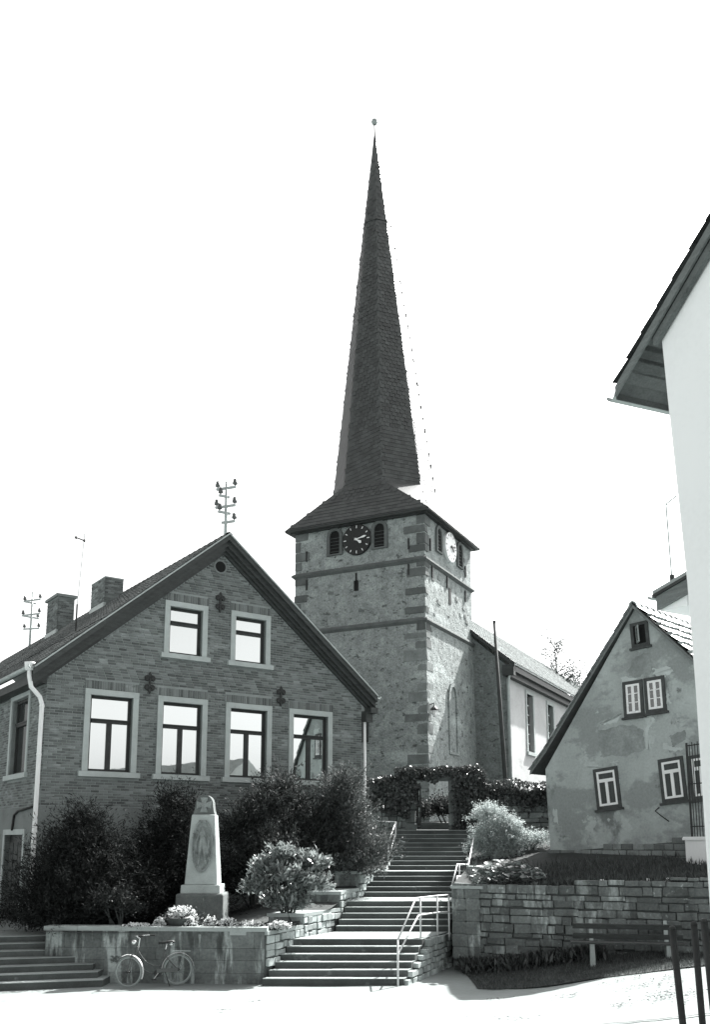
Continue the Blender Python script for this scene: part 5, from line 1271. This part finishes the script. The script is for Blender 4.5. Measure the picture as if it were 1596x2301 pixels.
# oval relief with a standing figure
GW, GH = 34, 56; rz0, rz1 = zb(1955), zb(1846); hw = .245
def sd_cap(p, a, b_, r0, r1):
    ax_, az_ = b_[0] - a[0], b_[1] - a[1]; t = max(0, min(1, ((p[0] - a[0]) * ax_ + (p[1] - a[1]) * az_) / (ax_ * ax_ + az_ * az_)))
    return math.hypot(p[0] - a[0] - t * ax_, p[1] - a[1] - t * az_) - (r0 + (r1 - r0) * t)
FIG = [((0, .68), (0, .74), .07, .075), ((0, .25), (0, .55), .13, .17), ((-.06, .2), (-.17, -.75), .11, .07), ((.07, .2), (.22, -.7), .12, .08), ((-.14, .52), (-.33, .15), .06, .05), ((-.33, .15), (-.3, -.3), .05, .045), ((.15, .52), (.34, .2), .06, .05), ((.34, .2), (.36, -.1), .07, .06), ((-.42, .5), (-.36, -.6), .03, .03), ((.05, .3), (.4, -.5), .16, .1)]
b = MB(MMx)
for j in range(GH + 1):
    for i in range(GW + 1):
        u, v = (i / GW * 2 - 1) * 1.12, (j / GH * 2 - 1) * 1.08
        r = math.hypot(u, v); zz = (rz0 + rz1) / 2 + v * (rz1 - rz0) / 2
        fr = (zz - zb(1988)) / (zb(1829) - zb(1988)); ysurf = -(.4 + (.3 - .4) * fr)
        hgt = -.05 * ss(1.05, .94, r) 
        dd = min(sd_cap((u * .52, v), a, c_, r0, r1) for a, c_, r0, r1 in FIG)
        hgt += .085 * ss(.015, -.05, dd) * ss(1.0, .93, r) + .02 * ss(.06, .0, abs(r - 1.0))
        b.v.append(MMx @ Vector((u * hw, ysurf - .05 - hgt, zz)))
b.f = [(j * (GW + 1) + i, j * (GW + 1) + i + 1, (j + 1) * (GW + 1) + i + 1, (j + 1) * (GW + 1) + i) for j in range(GH) for i in range(GW) if math.hypot((i / GW * 2 - 1) * 1.12, (j / GH * 2 - 1) * 1.08) < 1.12]
b.build('oval_relief', 'memorial_relief', shaft, True)

# ------------------------------------------------------------------ bicycle
BF, BR = at_z(276, 2218, 0), at_z(399, 2211, 0); BF.z = g(BF.x, BF.y); BR.z = g(BR.x, BR.y)
dv = (BF - BR).normalized(); wb = 1.12; BF = BR + dv * wb; RW = .345
side = Vector((0, 0, 1)).cross(dv)          # left-hand side of the bicycle
lean = Matrix.Rotation(math.radians(4), 3, dv)
B3 = Matrix((dv, side, Vector((0, 0, 1)))).transposed(); BMx = Matrix.Translation(BR + Vector((0, 0, .006))) @ (lean @ B3).to_4x4()
bike = thing('bicycle', BR, 'old step-through bicycle with pale mudguards parked against the garden wall', 'bicycle')
def wheel(cx_, steer):
    T = BMx @ Matrix.Translation((cx_, 0, RW)) @ Matrix.Rotation(steer, 4, 'Z')
    C = lambda r, y=0: [(r * math.cos(a), y, r * math.sin(a)) for a in np.linspace(0, 2 * math.pi, 40, endpoint=False)]
    w_ = MB(T).tube(C(RW - .016), .016, 8, True).build('wheel', 'bike_tyre', bike, True)
    MB(T).tube(C(RW - .042), .008, 6, True).build('rim', 'zinc', w_, True)
    MB(T).lathe([(.02, -.05), (.035, -.045), (.022, -.03), (.022, .03), (.035, .045), (.02, .05)], n=10, M=Matrix.Rotation(math.pi / 2, 4, 'X')).build('hub', 'iron', w_)
    for k in range(18):
        a = k * math.pi / 9; MB(T).tube([(.03 * math.cos(a + .5), .03 * (-1) ** k, .03 * math.sin(a + .5)), ((RW - .05) * math.cos(a), 0, (RW - .05) * math.sin(a))], .0018, 4).build('spoke', 'iron', w_)
    return T
wheel(0, 0); ST = math.radians(-38); TF = wheel(wb, ST)
def fender(T, a0, a1, name, parent=bike):
    r = RW + .035; pts = np.linspace(math.radians(a0), math.radians(a1), 16); b = MB(T); vs_ = []
    for a in pts:
        for (yy, dr) in ((-.032, -.012), (0, .004), (.032, -.012)): vs_.append(((r + dr) * math.cos(a), yy, (r + dr) * math.sin(a)))
    b.add(vs_, [(i * 3 + j, i * 3 + j + 1, (i + 1) * 3 + j + 1, (i + 1) * 3 + j) for i in range(15) for j in range(2)]); b.build(name, 'bike_pale', parent, True)
TR = BMx @ Matrix.Translation((0, 0, RW)); fender(TR, -15, 172, 'rear_mudguard'); fender(TF, 62, 205, 'front_mudguard')
bbk = (.46, 0, .29); hd0, hd1 = (wb - .13, 0, .62), (wb - .21, 0, .9); st = (.29, 0, .8)
def curve(p0, p1, p2, n=9): p0, p1, p2 = map(Vector, (p0, p1, p2)); return [(1 - t) ** 2 * p0 + 2 * t * (1 - t) * p1 + t * t * p2 for t in [k / (n - 1) for k in range(n)]]
MB(BMx).tube(curve(hd0, (.72, 0, .22), bbk), .016, 8).build('down_tube', 'bike_frame', bike, True)
MB(BMx).tube(curve((wb - .19, 0, .82), (.72, 0, .4), (.4, 0, .45)), .014, 8).build('step_tube', 'bike_frame', bike, True)
MB(BMx).tube([bbk, st], .017, 8).build('seat_tube', 'bike_frame', bike, True)
MB(BMx).tube([hd0, hd1], .021, 8).build('head_tube', 'bike_frame', bike, True)
for sg in (-1, 1):
    MB(BMx).tube([(.46, .03 * sg, .29), (0, .06 * sg, RW)], .011, 6).build('chain_stay', 'bike_frame', bike)
    MB(BMx).tube([(.32, .02 * sg, .68), (0, .06 * sg, RW)], .009, 6).build('seat_stay', 'bike_frame', bike)
    MB(BMx).tube([(-.05, .07 * sg, RW), (-.14, .06 * sg, .72)], .006, 5).build('rack_strut', 'zinc', bike)
    MB(TF).tube([(0, .05 * sg, 0), (-.07, .045 * sg, .3), (-.09, .02 * sg, .4)], .011, 6).build('fork_blade', 'bike_frame', bike)
MB(BMx).tube([(.16, -.06, .76), (-.28, -.06, .74), (-.28, .06, .74), (.16, .06, .76), (.16, -.06, .76)], .007, 5).tube([(-.05, -.06, .75), (-.05, .06, .75)], .006, 5).build('luggage_rack', 'zinc', bike)
MB(BMx).tube([st, (.26, 0, .93)], .012, 8).build('seat_post', 'chrome', bike)
sd = MB(BMx); prf = [(.1, .11, .98), (.16, .12, 1.0), (.26, .1, .985), (.36, .045, .97), (.44, .028, .975), (.46, .01, .96)]
vs_ = []
for (x_, hw_, zz) in prf: vs_ += [(x_, -hw_, zz - .05), (x_, -hw_ * .7, zz), (x_, hw_ * .7, zz), (x_, hw_, zz - .05)]
sd.add(vs_, [(i * 4 + j, i * 4 + (j + 1) % 4, (i + 1) * 4 + (j + 1) % 4, (i + 1) * 4 + j) for i in range(5) for j in range(4)] + [(3, 2, 1, 0), (20, 21, 22, 23)]); sdl = sd.build('saddle', 'rubber', bike, True)
for sg in (-1, 1): MB(BMx).lathe([(.025, 0), (.03, .02), (.025, .04), (.03, .06)], (.17, .06 * sg, .89), 8).build('saddle_spring', 'chrome', sdl)
HB = BMx @ Matrix.Translation((wb - .21, 0, .9)) @ Matrix.Rotation(ST, 4, 'Z')
MB(HB).tube([(0, 0, -.02), (-.03, 0, .16), (.04, 0, .2)], .013, 8).build('stem', 'chrome', bike)
hbar = MB(HB).tube([(-.24, -.28, .22), (-.1, -.27, .23), (.02, -.17, .22), (.045, 0, .2), (.02, .17, .22), (-.1, .27, .23), (-.24, .28, .22)], .012, 8).build('handlebar', 'chrome', bike, True)
for sg in (-1, 1): MB(HB).tube([(-.14, .275 * sg, .227), (-.27, .285 * sg, .22)], .02, 8).build('grip', 'rubber', hbar)
MB(HB).lathe([(.03, -.05), (.055, -.02), (.06, .03), (.05, .04)], n=12, M=Matrix.Translation((.11, 0, .08)) @ Matrix.Rotation(math.pi / 2, 4, 'Y')).build('headlight', 'chrome', bike, True)
cr_ = MB(BMx).lathe([(.085, -.006), (.09, 0), (.085, .006)], n=18, M=Matrix.Translation((.46, .045, .29)) @ Matrix.Rotation(math.pi / 2, 4, 'X')).build('crankset', 'iron', bike)
for sg, a in ((1, -.9), (-1, -.9 + math.pi)):
    e = (.46 + .17 * math.cos(a), .075 * sg, .29 + .17 * math.sin(a)); MB(BMx).tube([(.46, .06 * sg, .29), e], .011, 6).build('crank', 'chrome', cr_)
    MB(BMx).box(e[0] - .045, e[0] + .045, e[1] - .0 if sg > 0 else e[1] - .09, e[1] + .09 if sg > 0 else e[1], e[2] - .012, e[2] + .012).build('pedal', 'rubber', cr_)
MB(BMx).box(.02, .5, .05, .065, .3, .385).build('chain_guard', 'bike_frame', bike)
MB(BMx).tube([(.3, .05, .3), (.22, .2, .0)], .01, 6).build('kickstand', 'iron', bike)

# ------------------------------------------------------------------ bench before the retaining wall
s0, s1 = gz_at(1339, 2160), gz_at(1482, 2148)
s0 = Vector((5.42, 22.1, 0)); s1 = Vector((7.05, 21.75, 0))
dB = (s1 - s0); BAZ = math.degrees(math.atan2(dB.x, dB.y)); s0.z = g(s0.x, s0.y); s1.z = g(s1.x, s1.y)
bz = (s0.z + s1.z) / 2; BNx = frame((s0.x, s0.y, bz), BAZ); bl_ = dB.length
bench = thing('park_bench', (s0.x + .8, s0.y, bz), 'weathered slatted park bench on concrete legs below the retaining wall', 'bench')
for x_ in (0, bl_):
    MB(BNx).hexa([(x_ - .06, -.05, -.15), (x_ + .06, -.05, -.15), (x_ + .06, .42, -.15), (x_ - .06, .42, -.15)], [(x_ - .05, -.03, .4), (x_ + .05, -.03, .4), (x_ + .05, .4, .4), (x_ - .05, .4, .4)]).build('leg', 'concrete', bench)
    MB(BNx).hexa([(x_ - .045, .36, .401), (x_ + .045, .36, .401), (x_ + .045, .44, .401), (x_ - .045, .44, .401)], [(x_ - .04, .52, .9), (x_ + .04, .52, .9), (x_ + .04, .58, .9), (x_ - .04, .58, .9)]).build('back_support', 'concrete', bench)
for k in range(4): MB(BNx).box(-.48, bl_ + .4, -.06 + .118 * k, .045 + .118 * k, .402, .44).build('seat_slat', 'bench_wood', bench)
for zz in (.54, .76): MB(BNx @ Matrix.Translation((0, .38 + .14 * (zz - .4) / .5, zz)) @ Matrix.Rotation(.28, 4, 'X')).box(-.42, bl_ + .36, -.045, -.005, -.055, .065).build('back_slat', 'bench_wood', bench)

# ------------------------------------------------------------------ handrails
def handrail(label, loc, posts, rails, r=.022):
    t = thing('handrail', loc, label, 'handrail')
    for a, b_ in posts: MB().tube([a, b_], r * 1.05, 8).build('post', 'rail_paint', t, True)
    for pts in rails: MB().tube(pts, r, 8).build('rail', 'rail_paint', t, True)
    return t
A0 = at_z(892, 2212, 0); A0 = Vector((.98, 22.2, 0)); A1 = A0 + Vector((0, 0, 1.0))
B0 = Vector((1.63, 23.95, .87)); B1 = B0 + Vector((0, 0, .98)); C0_ = Vector((2.12, 24.75, .87)); C1 = C0_ + Vector((0, 0, .98)); D0 = Vector((2.44, 24.95, .8)); D1 = D0 + Vector((0, 0, 1.06))
A2 = A1 + Vector((0, 0, -.32)); md = Vector((0, 0, -.42))
handrail('pale bent handrail climbing the lowest stair flight to the wall end', A0, [(A0 - Vector((0, 0, .1)), A1), (B0, B1), (C0_, C1), (D0, D1)],
         [[A1, B1 + Vector((-.13, -.3, .0)), B1, C1, D1], [A2 + Vector((0, 0, .0)), B1 + md + Vector((-.06, -.15, 0)), B1 + md, C1 + md, D1 + md]])
h = [at_d(1016, 1988, 26.6), at_d(1028, 1941, 28.1), at_d(1053, 1942, 28.6), at_d(1064.5, 1883, 29.9)]
handrail('pale handrail running over the wall block beside the pale shrub', (h[0].x, 26.6, 2.1), [((h[1].x + .06, h[1].y + .05, 1.7), h[1] + Vector((.06, .05, 0))), ((h[2].x - .04, h[2].y, 2.45), h[2]), ((h[0].x, h[0].y, 2.0), h[0])], [h, [h[0] + Vector((.14, .15, .02)), h[0] + Vector((.2, .5, .22)), h[0] + Vector((.42, .9, .2))]])
a0 = at_d(873, 1955, 30.95); a0.z = 2.25; a1 = at_d(872, 1894, 30.95); b1 = at_d(890, 1846, 32.8); b0 = at_d(888, 1907, 32.8); c1 = at_d(835, 1844, 33.4)
a2 = at_d(875, 1922, 30.95); b2 = at_d(888, 1875, 32.8); c2 = at_d(855, 1874, 33.3)
handrail('pale handrail beside the uppermost flight below the ivy gateway', a0, [(a0, a1), (b0 - Vector((0, 0, .3)), b1), ((c1.x, c1.y, 2.6), c1)], [[a1, b1, c1], [a2, b2, c2]])
# iron bars close to the camera at the right
for i, (xt, yt, xb, yb_, d_, lab) in enumerate([(1511, 2086, 1541, 2310, 5.7, 'leftmost dark iron post'), (1560, 2076, 1582, 2310, 5.9, 'middle dark iron post'), (1583, 2070, 1612, 2310, 5.4, 'rightmost dark iron post')]):
    p = at_d(xt, yt, d_); q = at_d(xb, yb_, d_ - .1); e = p + (q - p) * 2.05; e.z = min(e.z, g(e.x, e.y) - .02)
    lab = ['slim dark iron post leaning before the bench end', 'dark iron post standing between the two other railing posts', 'dark iron post closest to the tall white house'][i]
    o = thing('iron_post', e, lab, 'post', 'iron posts by the road'); MB().tube([e, p], .021, 8).build('shaft', 'iron', o, True); MB().lathe([(.021, -.005), (.023, .0), (.015, .015), (.0, .018)], p, 8).build('cap', 'iron', o, True)
# white stones on the wall head
for (px_, w_, lab) in ((1309, .13, 'white stone on the wall head nearest the bergenia'), (1354, .13, 'white block on the wall head above the left bench leg'), (1457, .08, 'tiny white chip on the wall head above the bench'), (1503, .14, 'white brick on the wall head above the right bench end')):
    s_, z_ = loc_hit(TM, px_, 1968, .25); p = TM @ Vector((s_, .25, 0)); zz = bank_z(p.x, p.y)
    tag(piece('white_stone', stone_mesh('white_stone', 'white_paint', .12, .06, int(px_)), TRS((p.x, p.y, zz + .05), (w_, .1, .11), Matrix.Rotation(U(-.4, .4), 3, 'Z'))), lab, 'stone')
# wooden edging by the flowering shrub
tag(MB().box(5.1, 6.3, 30.3, 30.36, 2.5, 2.95).build('wooden_edging', 'pole_wood'), 'low dark wooden edging board before the small flowering shrub', 'edging')
struct(MB().hexa([(4.9, 27.6, 2.3), (6.5, 28.6, 2.3), (6.1, 29.6, 2.3), (4.9, 28.8, 2.3)], [(4.9, 27.6, 2.5), (6.5, 28.6, 2.62), (6.1, 29.6, 2.66), (4.9, 28.8, 2.55)]).build('garden_path', 'ground'))

# ------------------------------------------------------------------ trees beyond the nave
def far_tree(label, cx_, cy_, z0, zt, r, n):
    t = thing('birch_tree', (cx_, cy_, z0), label, 'tree'); b = MB(); H = zt - z0
    MB().tube([(cx_, cy_, z0 - .3), (cx_ + .1, cy_, z0 + H * .5), (cx_ - .1, cy_, zt - .4)], [.22, .13, .03], 7).build('trunk', 'bark', t, True)
    P = []; 
    for k in range(44):
        f = U(.3, .98); a = U(0, 6.28); L_ = r * (1.15 - f) * U(.6, 1.1) + .3; o_ = Vector((cx_, cy_, z0 + H * f)); e = o_ + Vector((math.cos(a) * L_, math.sin(a) * L_, L_ * U(.3, .9)))
        MB().tube([o_, o_.lerp(e, .5) + Vector((0, 0, .1)), e], [.045, .03, .01], 5).build('limb', 'bark', t)
        for _ in range(n // 44): q = o_.lerp(e, U(.35, 1.05)); P.append((q.x + random.gauss(0, .28), q.y + random.gauss(0, .28), q.z + random.gauss(0, .28)))
    P = np.array(P); m = len(P); l = RNG.uniform(.09, .19, m)
    np_mesh('crown', leaf_quads(P, RNG.normal(0, 1, (m, 3)), RNG.normal(0, 1, (m, 3)), l, l * .7), 4, 'far_leaf', t)
tp = at_d(1250, 1447, 72); far_tree('airy sparse tree rising behind the nave roof', tp.x, 72, 5, tp.z, 4.6, 4200)
tp = at_d(1285, 1530, 78); far_tree('smaller sparse tree at the cottage roof edge behind the nave', tp.x, 78, 5, tp.z, 4.2, 3200)

# ------------------------------------------------------------------ house across the street, seen only as a reflection in the brick house windows
OM = frame((25.0, 12.0), 160.0)
oh = thing('opposite_house', (20, 6, 1), 'tiled house across the street mirrored in the brick house windows', 'house')
MB(OM).box(0, 22, 0, 9, .5, 5.4).build('wall', 'cottage_plaster', oh)
MB(OM @ Matrix(((0, 1, 0, 0), (-1, 0, 0, 9), (0, 0, 1, 0), (0, 0, 0, 1)))).prism([(-.5, 5.2), (9.5, 5.2), (4.5, 9.0)], -.4, 22.4).build('roof', 'tile', oh)
